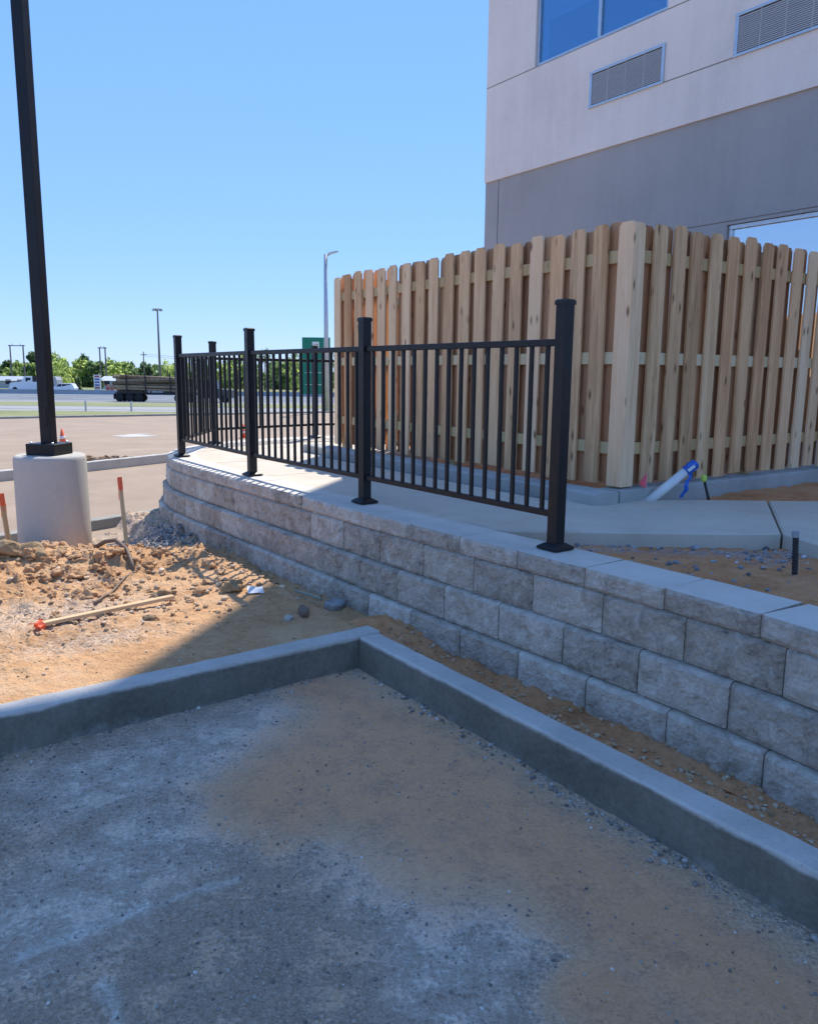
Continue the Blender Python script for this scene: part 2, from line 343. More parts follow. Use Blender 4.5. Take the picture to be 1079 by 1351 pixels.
# ------------------------------------------------------------------ ground
K = Vector((-.28, 4.29)); KL = Vector((-.803, -.596)); KR = Vector((.578, -.816))     # kerb corner, its two directions
def sheet(name, fn, u0, u1, v0, v1, nu, nv, hfun, mat, keep=None, attrs=None, smooth=True, kind='structure', parent=None):
    vs = []; idx = {}; fs = []; at = {k: [] for k in (attrs or {})}
    for i in range(nu+1):
        for j in range(nv+1):
            x, y = fn(u0+(u1-u0)*i/nu, v0+(v1-v0)*j/nv)
            vs.append((x, y, hfun(x, y)))
            for k in at: at[k].append(attrs[k](x, y))
    for i in range(nu):
        for j in range(nv):
            a = i*(nv+1)+j; q = (a, a+nv+1, a+nv+2, a+1)
            if keep:
                cx = sum(vs[k][0] for k in q)/4; cy = sum(vs[k][1] for k in q)/4
                if not keep(cx, cy): continue
            fs.append(q)
    m = bpy.data.meshes.new(name); m.from_pydata(vs, [], fs); m.update()
    if m.polygons and m.polygons[0].normal.z < 0: m.flip_normals()
    m.materials.append(mat)
    if smooth: m.polygons.foreach_set('use_smooth', [True]*len(m.polygons))
    for k, v in at.items(): m.attributes.new(k, 'FLOAT', 'POINT').data.foreach_set('value', v)
    o = inst(name, m, parent)
    if kind: o['kind'] = kind
    return o
def seg(x, y, a, b):
    a = Vector(a); ab = Vector(b)-a; p = Vector((x, y)); t = max(0, min(1, (p-a).dot(ab)/ab.length_squared)); return (p-a-ab*t).length
def sst(e0, e1, x): t = max(0, min(1, (x-e0)/(e1-e0))); return t*t*(3-2*t)
def fbm(x, y, s, o=4, z=0): return mn.fractal(Vector((x*s, y*s, z)), .9, 2., o)
SANDSEG = [((-.25,3.2),(.2,2.6),.36),((-.33,3.95),(-.18,3.62),.30),((-.25,3.6),(-.45,2.95),.34),((-.1,3.55),(.35,2.75),.32),((.25,2.9),(.72,2.25),.30),((.68,2.3),(1.15,1.55),.27),((-.4,3.0),(.1,2.7),.2),((.55,1.9),(1.0,1.2),.16)]
def sandf(x, y): return max(sst(wd*1.6, wd*.3, seg(x, y, a, b)) for a, b, wd in SANDSEG) * .80
DUSTSEG = [((-.02,2.5),(.2,2.2),.28),((.1,2.3),(.12,1.9),.2),((-.6,3.6),(-1.3,3.0),.35),((-.35,4.15),(-.1,3.95),.18),((-.9,2.6),(-1.1,2.2),.3)]
def dustf(x, y): return max(sst(wd*1.5, wd*.2, seg(x, y, a, b)) for a, b, wd in DUSTSEG)
CHALK = [((-1.1,2.03),(-.83,2.24),.02),((-.83,2.24),(-.55,2.4),.012),((-.83,1.93),(-.68,1.72),.022),((-.68,1.72),(-.1,1.68),.03)]
def chalkf(x, y): return max(sst(wd*1.6, wd*.4, seg(x, y, a, b)+.012*fbm(x, y, 9)) for a, b, wd in CHALK)
def asph_h(x, y):
    d = Vector((x, y))-K; p = d.dot(KL); r = d.dot(KR)
    return .008*fbm(x, y, 1.1) + .004*fbm(x, y, 7) + .010*sandf(x, y)*(.6+.4*fbm(x, y, 3)) + .012*sst(.12, .0, min(p, r))
sheet('pavement', lambda u, v: (K.x+KL.x*u+KR.x*v, K.y+KL.y*u+KR.y*v), -.06, 4.5, -.06, 5.2, 190, 215, asph_h, ASPHALT,
      attrs={'sand': sandf, 'dust': dustf, 'chalk': chalkf})
# large base sheet that falls away towards the highway, one strip per surface
def far_strip(name, mat, y0, z0, y1, z1, x0=-420, x1=420, sl=.0):
    m = MB(); n = 24
    for i in range(n+1):
        x = x0+(x1-x0)*i/n; m.v += [(x, y0+sl*(x+20), z0), (x, y1+sl*(x+20), z1)]
    m.f = [(2*i, 2*i+2, 2*i+3, 2*i+1) for i in range(n)]
    return tag(m.build(name, mat), kind='structure')
ground = MB().add([(-700,-60,-.06),(700,-60,-.06),(700,29,-.06),(-700,29,-.06)], [(0,1,2,3)]).build('ground', LOTC); ground['kind'] = 'structure'
e0, e1 = Vector((-34, 14.9)), Vector((24, 51.2))      # far edge of the parking lot
lot = MB().add([(-34,-20,-.01),(24,-20,-.01),(e1.x,e1.y,-.01),(e0.x,e0.y,-.01)], [(0,1,2,3)]).build('parking_lot', LOTC); lot['kind'] = 'structure'
BOUNCE_PAVE = m_concrete('bounce_paving', (.40,.31,.235), (.52,.41,.315), (.48,.36,.26), .3, 1.2, .2)  # unseen ground behind the camera, paled to bounce light into the shade
b_ = K-KL*.05-KR*.05
MB().add([(-30,-28,-.006), (28,-28,-.006), (b_.x+KR.x*14, b_.y+KR.y*14, -.006), (b_.x, b_.y, -.006), (b_.x+KL.x*9, b_.y+KL.y*9, -.006), (-30,-6,-.006)], [(0,1,2,3,4,5)]).build('pavement', BOUNCE_PAVE)['kind'] = 'structure'
far_strip('verge_ground', GRASS, 12, -.05, 34.5, -.07)
far_strip('verge_ground', GRASS, 34.5, -.07, 35.5, -.12)
far_strip('service_road', ROADC, 35.5, -.12, 44, -.28)
far_strip('verge_ground', GRASS, 44, -.28, 52, -.46)
far_strip('verge_ground', GRASS, 52, -.46, 106, -2.5)
far_strip('highway', ROADC, 106, -2.5, 113, -2.52)
far_strip('highway', HWYC, 113, -2.52, 165, -2.55)
far_strip('meadow', GRASS, 165, -2.55, 260, -3.6)
far_strip('meadow', GRASS, 260, -3.6, 1500, -6, -1500, 1500)
for yy in (119, 126, 139, 154):
    m = MB()
    for k in range(50):
        x = -160+k*5.5; m.add([(x,yy,-2.5),(x+(3 if yy not in (139,) else 5.5),yy,-2.5),(x+(3 if yy not in (139,) else 5.5),yy+.4,-2.5),(x,yy+.4,-2.5)], [(0,1,2,3)])
    tag(m.build('lane_line', WHITEP), kind='structure')

# kerbs
def kerb(name, p0, p1, wd, z0, z1, label, mat=KERB, seed=0, back=1):
    """kerb from p0 to p1, the front line; the body lies to the left of the direction (back=1) or right"""
    p0 = Vector(p0); p1 = Vector(p1); d = (p1-p0); L = d.length; d /= L; nrm = Vector((-d.y, d.x))*back
    n = max(2, int(L/.05)); prof = [(0, z0), (.010, z1-.03), (.013, z1-.008), (.022, z1), (wd-.012, z1-.002), (wd, z1-.014), (wd, z0)]
    m = MB(); k = len(prof)
    for i in range(n+1):
        for j, (o_, z) in enumerate(prof):
            q = p0 + d*(L*i/n) + nrm*o_; e = .0035*fbm(q.x+seed, q.y+j*.7, 6)
            m.v.append((q.x+nrm.x*e, q.y+nrm.y*e, z+(.004*fbm(q.x*2, q.y*2+seed, 3, 3, j) if j > 0 else 0)))
    for i in range(n):
        for j in range(k-1): m.f.append((i*k+j, i*k+j+1, (i+1)*k+j+1, (i+1)*k+j) if back < 0 else (i*k+j, (i+1)*k+j, (i+1)*k+j+1, i*k+j+1))
    m.f += [tuple(range(k)), tuple(range(n*k, n*k+k))]
    return tag(m.build(name, mat), label, 'kerb')
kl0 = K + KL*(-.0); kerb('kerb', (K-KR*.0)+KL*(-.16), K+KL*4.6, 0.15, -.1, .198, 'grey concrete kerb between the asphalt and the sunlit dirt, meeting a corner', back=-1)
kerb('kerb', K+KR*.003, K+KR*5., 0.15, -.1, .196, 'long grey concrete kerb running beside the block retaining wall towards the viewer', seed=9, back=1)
kerb('kerb', (-2.62,9.25), (-5.5,5.1), .15, -.12, .10, 'dark faced concrete kerb behind the lamp post base, by the wooden stake', KERB_OLD, seed=20, back=-1)
kerb('kerb', (-3.0,17.12), (-9.5,6.4), .16, -.1, .15, 'pale sunlit kerb crossing the parking lot beyond the lamp post base', BASEC, seed=33, back=-1)
kerb('kerb', (e0.x,e0.y), (e1.x,e1.y), .25, -.1, .06, 'thin dark kerb between the parking lot and the grass verge', KERB_OLD, seed=3, back=1)

# planting island: heaped soil between the kerb, the wall and the lamp post base
PB = Vector((-3.06, 6.75))           # lamp post base
def g2(x, y, cx, cy, sx, sy, rot=0):
    dx, dy = x-cx, y-cy; c, s = math.cos(rot), math.sin(rot); a, b = dx*c+dy*s, -dx*s+dy*c
    return math.exp(-(a*a/sx/sx+b*b/sy/sy)/2)
def isl_h(x, y):
    d = Vector((x, y))-K; q = d.dot(-KR); p = d.dot(KL)
    h = .178 + .0*sst(.1, .8, q)
    h += .09*g2(x, y, -2.75, 5.75, .75, .30, .25) + .09*g2(x, y, -3.4, 5.3, .5, .4) + .05*g2(x, y, -2.1, 5.95, .35, .25)
    h += .04*g2(x, y, -1.25, 5.45, .3, .26)
    h -= .20*sst(6.2, 7.3, y - .25*(x+2.5)) 
    h += .09*g2(x, y, -2.28, 7.3, .15, .28, .6)
    h += (.10-h)*sst(-.10, -.32, p)
    h += .03*g2(x, y, -3.0, 5.95, .6, .22, .1)
    rough = sst(.2, .9, q)*(1-.8*g2(x, y, -1.25, 5.2, .45, .5))
    cl = max(0, fbm(x, y, 5.5, 5, 3.)); 
    h += rough*(.012*fbm(x, y, 30, 4) + .035*fbm(x, y, 1.9, 4) + .05*cl*cl*(1+1.2*sst(4.9, 5.6, y)*sst(-1.5, -2.1, x)) + .014*fbm(x, y, 14, 4)) + .005*fbm(x, y, 25, 3)
    return h
def isl_g(x, y):
    return max(.72*g2(x, y, -2.2, 4.7, .75, .35, .6)+.1*fbm(x, y, 2.), sst(6.6, 7.2, y-.3*(x+2.5)), .5*g2(x, y, -2.2, 5.4, .4, .2), .62*g2(x, y, -1.75, 4.25, .5, .22, .6))
island = sheet('soil', lambda u, v: (K.x+KL.x*u-KR.x*v, K.y+KL.y*u-KR.y*v), -1.6, 4.2, .02, 5.2, 340, 300, isl_h, SOIL,
      keep=lambda x, y: behind(x, y) < .06 and not (y > 6.3 and (x+2.62)*(4.15)-(y-9.25)*2.88 < -.35), attrs={'gravel': isl_g})
def strip_h(x, y):
    d = (Vector((x, y))-K).dot(-KL)-.15
    u = (Vector((x, y))-K).dot(KR)
    return .165 - .075*sst(.0, .14, d)*sst(-.2, .35, u) + .016*fbm(x, y, 2.4, 4, 5.) + .030*max(0, fbm(x, y, 7, 4, 2.)) + .012*fbm(x, y, 16, 4)
sheet('soil', lambda u, v: (K.x+KR.x*u-KL.x*v, K.y+KR.y*u-KL.y*v), -.35, 5., .08, .95, 300, 60, strip_h, SOIL_RED,
      keep=lambda x, y: behind(x, y) < .06, attrs={'gravel': lambda x, y: .0})
# bed on top of the wall and the yard behind the fence
def bed_h(x, y):
    f = sst(5.6, 6.6, y)
    return .655 + .06*f + .02*fbm(x, y, 2.2, 4, 8.) + .022*max(0, fbm(x, y, 8, 4)) + .01*fbm(x, y, 17, 3)
sheet('soil', lambda u, v: (u, v), .35, 6.5, .6, 8.2, 200, 240, bed_h, SOIL_RED, keep=lambda x, y: behind(x, y) > .14,
      attrs={'gravel': lambda x, y: .55*math.exp(-((y-4.5)/.12)**2)+.5*g2(x, y, 2.0, 4.25, .25, .16)+(.9 if y > 6.2 and to_tw(x, y)[1] < 1.5 else 0)})
sheet('yard_ground', lambda u, v: tw(u, v), -9, 6.0, 1.0, 13.4, 12, 10, lambda x, y: .60, SOIL_RED, attrs={'gravel': lambda x, y: .3})

# ------------------------------------------------------------------ retaining wall
wall = empty('retaining_wall', (.8, 3.8, 0)); WL = Vector((.8, 3.8, 0))
tag(wall, 'mottled tan split-face block retaining wall with smooth caps, curving round its far end', 'wall')
BW, BH = .452, .2
def block_mesh(i, h, wd, cap=False):
    m = MB(); nx, nz = 18, (9 if not cap else 6); V = []
    for j in range(nz+1):
        for k in range(nx+1):
            u = k/nx; v = j/nz; x = (u-.5)*(wd-(.002 if cap else .005)); z = v*(h-.004)
            ex = min(u, 1-u)*wd; ez = min(v, (1-v))*h
            e = sst(0, .012, ex)*sst(0, .012, ez)
            n_ = mn.fractal(Vector((x*11+i*9.3, z*11, i*3.1)), .8, 2., 5)
            y = -.004 - e*(.009+.013*n_) + (1-sst(0, .008, ex))*.008
            if not cap and v > .999: y += .016; 
            if not cap and v > .999: z = h-.004
            elif not cap and j == nz-1: z = h-.018
            V.append((x, y, z))
    F = [(j*(nx+1)+k, j*(nx+1)+k+1, (j+1)*(nx+1)+k+1, (j+1)*(nx+1)+k) for j in range(nz) for k in range(nx)]
    m.add(V, F); dp = .30 if cap else .2; t = .998 if cap else .93
    b = len(m.v); bw = (wd-(.002 if cap else .005))/2*t
    m.v += [(-bw, dp, 0), (bw, dp, 0), (bw, dp, h-.004), (-bw, dp, h-.004)]
    bl, br, tl, tr = 0, nx, nz*(nx+1), nz*(nx+1)+nx
    m.f += [tuple(range(tl, tr+1)) + (b+2, b+3), tuple(range(br, bl-1, -1)) + (b, b+1), (b+1, b, b+3, b+2),
            tuple(j*(nx+1) for j in range(nz, -1, -1))[::1] + (b, b+3), tuple(j*(nx+1)+nx for j in range(nz+1)) + (b+2, b+1)]
    me = m.mesh('cap_block' if cap else 'block', BLOCK)
    if cap:
        me.materials.append(CAPC)
        me.polygons[nx*nz].material_index = 1
    return me
variants = [block_mesh(i, BH, BW) for i in range(7)]
capv = [block_mesh(20+i, .1, .455, True) for i in range(5)]
def walk_curve(pts, step, s0):
    """chord points every `step` along pts, phased so that one lands at arc length s0"""
    L = [0]
    for a, b in zip(pts[:-1], pts[1:]): L.append(L[-1]+(b-a).length)
    def at(s):
        for i in range(len(L)-1):
            if L[i+1] >= s: t = (s-L[i])/(L[i+1]-L[i]); return pts[i].lerp(pts[i+1], t)
        return pts[-1]
    s = s0 % step; out = []
    while s < L[-1]: out.append(at(s)); s += step
    return out
def s_of(pts, q):
    q = Vector(q); best = (1e9, 0); s = 0
    for a, b in zip(pts[:-1], pts[1:]):
        d = (a-q).length
        if d < best[0]: best = (d, s)
        s += (b-a).length
    return best[1]
anch = [(.842,3.75), (.916,3.627), (.738,3.781), (.833,3.553), (.70,3.70)]
SETB = .046
for row in range(5):
    off = 0 if row == 0 else .006 + SETB*(row-1)
    pts = offset(off); st = .455 if row == 0 else BW
    ch = walk_curve(pts, st, s_of(pts, anch[row]))
    z = ZTOP-.1 if row == 0 else ZTOP-.1-BH*row
    for i, (a, b) in enumerate(zip(ch[:-1], ch[1:])):
        mid = (a+b)/2; d = b-a
        if row == 4 and mid.x > -.9: continue
        if mid.y > 10.9 and row > 1: continue
        ang = math.atan2(-d.y, -d.x)
        me = random.choice(capv if row == 0 else variants)
        j = random.uniform(-.003, .003)
        inst('cap_block' if row == 0 else 'block', me, wall, (mid.x-WL.x, mid.y-WL.y, z+random.uniform(-.0012, .0012)), (0, 0, ang+random.uniform(-.006, .006)))

# ------------------------------------------------------------------ walkway slabs
back = offset(-.26)
bt = [to_tw(p.x, p.y) for p in back]
imax = max(range(len(bt)), key=lambda i: bt[i][0] if bt[i][1] < 2.5 else -9)
def wleft(t):
    for (t0, w0), (t1, w1) in zip(bt[:-1], bt[1:]):
        if t0 <= t <= t1: return w0+(w1-w0)*(t-t0)/(t1-t0+1e-9)
    return bt[imax][1]
walk = MB().prism([tw(-.55, .35), tw(-.3, 1.05), tw(4.1, 1.05), tw(4.1, 2.2), tw(5.8, 2.2), tw(5.8, .2), tw(4.5, -.02), tw(2., -.0), tw(0., .25)], .6, .70).build('walkway', WALKC)
walk['kind'] = 'structure'
def slab(poly, top=.745):
    m = MB(); n = len(poly); cx = sum(p[0] for p in poly)/n; cy = sum(p[1] for p in poly)/n
    a = sum(poly[i][0]*poly[(i+1)%n][1]-poly[(i+1)%n][0]*poly[i][1] for i in range(n))
    if a < 0: poly = poly[::-1]
    ins = []
    for i in range(n):
        p0, p1, p2 = Vector(poly[i-1]), Vector(poly[i]), Vector(poly[(i+1)%n])
        d = ((p0-p1).normalized()+(p2-p1).normalized()); c = Vector((cx, cy))-p1
        q = p1 + c.normalized()*.012; ins.append((q.x, q.y))
    m.v = [(x, y, .56) for x, y in poly]+[(x, y, top-.009) for x, y in poly]+[(x, y, top) for x, y in ins]
    m.f = [(i, (i+1)%n, n+(i+1)%n, n+i) for i in range(n)]+[(n+i, n+(i+1)%n, 2*n+(i+1)%n, 2*n+i) for i in range(n)]+[tuple(range(2*n, 3*n))]
    return m.build('slab', WALKC, walk)
tcut = [.004, 1.22, 2.44, 3.66, 4.88, 6.0]
for t0, t1 in zip(tcut[:-1], tcut[1:]):
    ts = [t0+.003+(t1-t0-.006)*i/8 for i in range(9)]
    wr = 1.1 if t1 < 4.2 else 2.6
    slab([tw(t, wleft(t)) for t in ts] + [tw(ts[-1], wr), tw(ts[0], wr)])
slab([tw(-.004, wleft(0)), (.585,4.66), (1.2,4.645), (1.98,4.635), (2.22,4.66), (2.695,5.93), (1.2,5.95), tw(-.004, 1.1)])
slab([(2.232,4.655), (2.30,4.30), (3.1,2.9), (4.6,3.8), (4.3,5.3), (3.6,5.97), (2.71,5.93)])

# ------------------------------------------------------------------ wooden fence
FC = Vector((1.56, 5.90)); FL = 4.2; FZ0, FZ1 = .855, 2.745
fence = empty('wooden_fence', (FC.x, FC.y, .8)); tag(fence, 'unpainted cedar dog-eared picket fence round a corner, pickets on both sides of its rails', 'fence')
def picket_mesh(h, wd, th=.018, e=.032, mat=None):
    m = MB(); pr = [(-wd/2, 0), (wd/2, 0), (wd/2, h-e), (wd/2-e*.75, h), (-wd/2+e*.75, h), (-wd/2, h-e)]; n = len(pr); c = .0025
    m.v = [(x, 0, z) for x, z in pr]+[(x, th, z) for x, z in pr]
    m.f = [tuple(range(n)), tuple(range(n, 2*n))[::-1]]+[(i, n+i, n+(i+1)%n, (i+1)%n) for i in range(n)]
    return m.mesh('picket', mat or CEDAR)
pk = [picket_mesh(FZ1-FZ0+d, .139+e) for d, e in ((0,0),(.008,.001),(-.008,-.001),(.004,.0),(-.003,.001))]
pkb = [picket_mesh(FZ1-FZ0+d, .139+e, mat=CEDAR_BACK) for d, e in ((0,0),(.008,.001),(-.008,-.001),(.004,.0),(-.003,.001))]
def fence_side(origin, dr, outn, s_front, s_back, length, seed):
    rnd = random.Random(seed); ang = math.atan2(dr.y, dr.x)
    if (Vector((math.sin(ang), -math.cos(ang)))).dot(outn) < 0: ang += math.pi
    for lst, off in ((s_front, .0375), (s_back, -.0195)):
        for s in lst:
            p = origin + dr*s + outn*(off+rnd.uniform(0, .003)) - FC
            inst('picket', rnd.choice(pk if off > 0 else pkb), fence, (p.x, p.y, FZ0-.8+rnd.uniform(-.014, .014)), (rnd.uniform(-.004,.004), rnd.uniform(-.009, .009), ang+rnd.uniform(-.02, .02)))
    for zc in (FZ1-.235, (FZ0+FZ1)/2-.01, FZ0+.27):
        m = MB().bbox(0, length, -.018, .018, zc-.045, zc+.045, .004)
        o = m.build('rail', PINE, fence, (origin.x-FC.x, origin.y-FC.y, -.8), (0, 0, math.atan2(dr.y, dr.x)))
    for s in [.06+k*(length-.12)/max(1, round(length/2.1)) for k in range(max(1, round(length/2.1))+1)]:
        p = origin + dr*s - outn*.075 - FC
        MB().bbox(-.044, .044, -.044, .044, -.1, FZ1-.8-.06, .004).build('post', PINE, fence, (p.x, p.y, 0), (0, 0, ang))
sf = [.014+.2315*k for k in range(19)]
fence_side(FC, A, -B, sf, [s+.138 for s in sf[:-1]], 4.2, 1)
sr = [.044+.2262*k for k in range(15)]
fence_side(FC, B, -A, sr, [s+.148 for s in sr[:-1]], 3.4, 2)
E2 = FC + A*4.2
se = [.09+.2287*k for k in range(11)]
fence_side(E2, B, A, se, [s+.114 for s in se[:-1]], 2.5, 3)
# concrete footing strip under the fence
def footing(name, p0, p1, label, seed):
    kerb(name, p0, p1, .24, .55, .835, label, FOOT, seed, back=-1)
o_ = -B*.13; c_ = FC-B*.13-A*.13
footing('footing_strip', FC+A*4.4-B*.13, c_, 'grey concrete mow strip under the long side of the wooden fence', 41)
kerb('footing_strip', c_+B*.02+A*.0, c_+B*4.2, .24, .55, .832, 'grey concrete mow strip under the right side of the wooden fence', FOOT, 52, back=1)

# ------------------------------------------------------------------ metal railing
posts = [(.779,4.141),(-.317,5.611),(-1.404,7.071),(-2.473,8.619),(-2.50,10.238),(-1.348,11.382),(.35,12.15)]
rail = empty('metal_railing', (posts[0][0], posts[0][1], ZTOP)); tag(rail, 'black metal railing with square posts and thin balusters on top of the block wall', 'railing')
RO = Vector(posts[0])
pw = .034
post_me = MB().bbox(-pw, pw, -pw, pw, .0, 1.275, .003).mesh('post', BLACK)
cap_me = MB().add([(-.038,-.038,1.262),(.038,-.038,1.262),(.038,.038,1.262),(-.038,.038,1.262),(-.038,-.038,1.281),(.038,-.038,1.281),(.038,.038,1.281),(-.038,.038,1.281),(-.030,-.030,1.289),(.030,-.030,1.289),(.030,.030,1.289),(-.030,.030,1.289)],
    [(3,2,1,0),(0,1,5,4),(1,2,6,5),(2,3,7,6),(3,0,4,7),(4,5,9,8),(5,6,10,9),(6,7,11,10),(7,4,8,11),(8,9,10,11)]).mesh('post_cap', BLACK)
pl_ = MB(); q0 = [(-.07,-.07),(.07,-.07),(.07,.07),(-.07,.07)]
pl_.v = [(x,y,0.0015) for x,y in q0]+[(x,y,.012) for x,y in q0]+[(x*.93,y*.93,.017) for x,y in q0]+[(x*.56,y*.56,.034) for x,y in q0]
pl_.f = [(3,2,1,0)]+[(l*4+i,l*4+(i+1)%4,l*4+4+(i+1)%4,l*4+4+i) for l in range(3) for i in range(4)]+[(12,13,14,15)]
plate_me = pl_.mesh('base_plate', BLACK)
angs = []
for i, p in enumerate(posts):
    d = Vector(posts[min(i+1, len(posts)-1)])-Vector(posts[max(i-1, 0)])
    if i == 3: d = Vector(posts[3])-Vector(posts[2])
    angs.append(math.atan2(d.y, d.x))
    po = inst('post', post_me, rail, (p[0]-RO.x, p[1]-RO.y, 0), (0, 0, angs[-1]))
    inst('post_cap', cap_me, po); inst('base_plate', plate_me, po)
bar_me = MB().box(-.0095, .0095, -.0095, .0095, 0, .868).mesh('baluster', BLACK)
for a, b in zip(posts[:-1], posts[1:]):
    a = Vector(a); b = Vector(b); d = b-a; L = d.length; an = math.atan2(d.y, d.x)
    for z0, z1 in ((1.058, 1.094), (.168, .200)):
        MB().bbox(.03, L-.03, -.017, .017, z0, z1, .003).build('rail', BLACK, rail, (a.x-RO.x, a.y-RO.y, 0), (0, 0, an))
    n = round((L-.1)/.117)
    for k in range(n):
        q = a + d*((.05+(L-.1)*(k+.5)/n)/L) - RO
        inst('baluster', bar_me, rail, (q.x, q.y, .195), (0, 0, an))

# ------------------------------------------------------------------ hotel building
C0 = Vector((1.215, 14.2)); bang = math.atan2(-A.y, -A.x)      # local x runs along the face from the corner, local +y is into the building
BL, BD, BHT = 10.6, 13., 14.1
bld = empty('hotel_building', (C0.x, C0.y, .6), bang); tag(bld, 'stucco hotel building, pale upper storeys over a grey ground floor, in shade', 'building')
zo = -.6
WIN_U = [(1.14, 3.62), (6.6, 9.1)]; GRL = [(2.34, 3.60), (4.66, 5.92)]
BAND = 4.85
def face_with_holes(x0, x1, z0, z1, holes, y, name, mat, depth=.16):
    """front wall sheet at local y with rectangular openings and reveals"""
    xs = sorted({x0, x1, *[h[0] for h in holes], *[h[1] for h in holes]}); zs = sorted({z0, z1, *[h[2] for h in holes], *[h[3] for h in holes]})
    m = MB()
    for a, b in zip(xs[:-1], xs[1:]):
        for c, d in zip(zs[:-1], zs[1:]):
            cx, cz = (a+b)/2, (c+d)/2
            if any(h[0] < cx < h[1] and h[2] < cz < h[3] for h in holes): continue
            m.add([(a,y,c+zo),(b,y,c+zo),(b,y,d+zo),(a,y,d+zo)], [(0,1,2,3)])
    for h in holes:
        a, b, c, d = h[0], h[1], h[2]+zo, h[3]+zo; e = y+depth
        m.add([(a,y,c),(b,y,c),(b,e,c),(a,e,c)], [(3,2,1,0)]); m.add([(a,y,d),(b,y,d),(b,e,d),(a,e,d)], [(0,1,2,3)])
        m.add([(a,y,c),(a,y,d),(a,e,d),(a,e,c)], [(3,2,1,0)]); m.add([(b,y,c),(b,y,d),(b,e,d),(b,e,c)], [(0,1,2,3)])
    return m.build(name, mat, bld)
floors = [6.33, 9.45, 12.1]
# shallow reveal lines in the stucco are real grooves: the wall is split in panels 14 mm apart
G = .014
uh = [(a, b, 6.33, 8.0) for a, b in WIN_U] + [(a, b, 9.6, 11.2) for a, b in WIN_U] + [(a, b, 5.45, 5.925) for a, b in GRL] + [(a, b, 8.72, 9.195) for a, b in GRL]
def inx(h, x0, x1, z0, z1): return h[0] >= x0 and h[1] <= x1 and h[2] >= z0-.001 and h[3] <= z1+.001
MB().box(.02, BL-.02, .02+.16, BD, zo+.4, zo+BHT-.05).build('core', DARK, bld)
for (x0, z0, x1, z1) in ((0, BAND, 2.3, 6.328-G/2), (2.3, BAND, BL, 5.452-G/2), (2.3, 5.452+G/2, BL, 6.328-G/2), (0, 6.328+G/2, BL, 9.4), (0, 9.4+G, BL, 14.8)):
    hs = []
    for h in uh:
        if h[3] > z0+.02 and h[2] < z1-.02 and h[0] >= x0 and h[1] <= x1: hs.append((h[0], h[1], max(h[2], z0), min(h[3], z1)))
    face_with_holes(x0, x1, z0, z1, hs, 0., 'wall_panel', STUC_L)
for z in (5.452, 6.328, 9.4+G/2): MB().add([(0,.012,z-.012+zo),(BL,.012,z-.012+zo),(BL,.012,z+.012+zo),(0,.012,z+.012+zo)], [(0,1,2,3)]).build('reveal', STUC_D, bld)
gh = [(4.70, 8.6, .95, 3.52)]
face_with_holes(0, .33, .3, BAND, [], .03, 'wall_panel', STUC_D); face_with_holes(.33+G, BL, .3, 3.555, gh, .03, 'wall_panel', STUC_D)
face_with_holes(.33+G, BL, 3.555+G, BAND, [], .03, 'wall_panel', STUC_D)
m = MB().add([(.32,.044,.9+zo),(.36,.044,.9+zo),(.36,.044,BAND+zo),(.32,.044,BAND+zo)], [(0,1,2,3)]).add([(.3,.044,3.54+zo),(BL,.044,3.54+zo),(BL,.044,3.58+zo),(.3,.044,3.58+zo)], [(0,1,2,3)])
m.build('reveal', STUC_D, bld)
MB().add([(0,0,BAND+zo),(BL,0,BAND+zo),(BL,.04,BAND+zo),(0,.04,BAND+zo)], [(3,2,1,0)]).build('soffit', STUC_L, bld)
m = MB().add([(0,0,BAND+zo),(0,BD,BAND+zo),(0,BD,14.8+zo),(0,0,14.8+zo)], [(0,3,2,1)]); m.build('end_wall', STUC_L, bld)
m = MB().add([(.0,.03,.3+zo),(.0,BD,.3+zo),(.0,BD,BAND+zo),(.0,.03,BAND+zo)], [(0,3,2,1)]); m.build('end_wall', STUC_D, bld)
# roof slab with a deep eave
MB().add([(BL,.03,.3+zo),(BL,BD,.3+zo),(BL,BD,14.8+zo),(BL,.03,14.8+zo)], [(0,1,2,3)]).build('end_wall', STUC_L, bld)
roof = MB().bbox(-.3, BL+.3, -.9, BD+.3, 14.8+zo, 15.8+zo, .02).build('roof', STUC_L, bld)
def window(x0, x1, z0, z1, mulls, y, glass=None):
    f = MB(); t = .055
    z0 += zo; z1 += zo
    f.bbox(x0+.004, x1-.004, y+.03, y+.10, z0+.004, z0+t); f.bbox(x0+.004, x1-.004, y+.03, y+.10, z1-t, z1-.004)
    f.bbox(x0+.004, x0+t, y+.032, y+.098, z0+t, z1-t); f.bbox(x1-t, x1-.004, y+.032, y+.098, z0+t, z1-t)
    win = f.build('window', ALU, bld)
    for mx in mulls: MB().bbox(mx-.03, mx+.03, y+.034, y+.096, z0+t, z1-t).build('mullion', ALU, win)
    xs = [x0+t]+[v for mx in mulls for v in (mx-.03, mx+.03)]+[x1-t]
    for a, b in zip(xs[::2], xs[1::2]):
        MB().box(a, b, y+.062, y+.068, z0+t, z1-t).build('pane', glass or GLASS, win)
    return win
for k, (a, b) in enumerate(WIN_U):
    for zb, zt in ((6.33, 8.0), (9.6, 11.2)):
        wv = window(a, b, zb, zt, [a+1.27], 0.)
        MB().box(a+.06, a+.20, .082, .098, zb+.06+zo, zt-.06+zo).build('curtain', PALEC, wv)
        MB().box(a+.21, a+1.24, .085, .095, zb+.62+zo, zt-.06+zo).build('blind', PALEC, wv)
for a, b, c, d in gh: window(a, b, c, d, [a+1.3, a+2.6], .03, GLASS2)
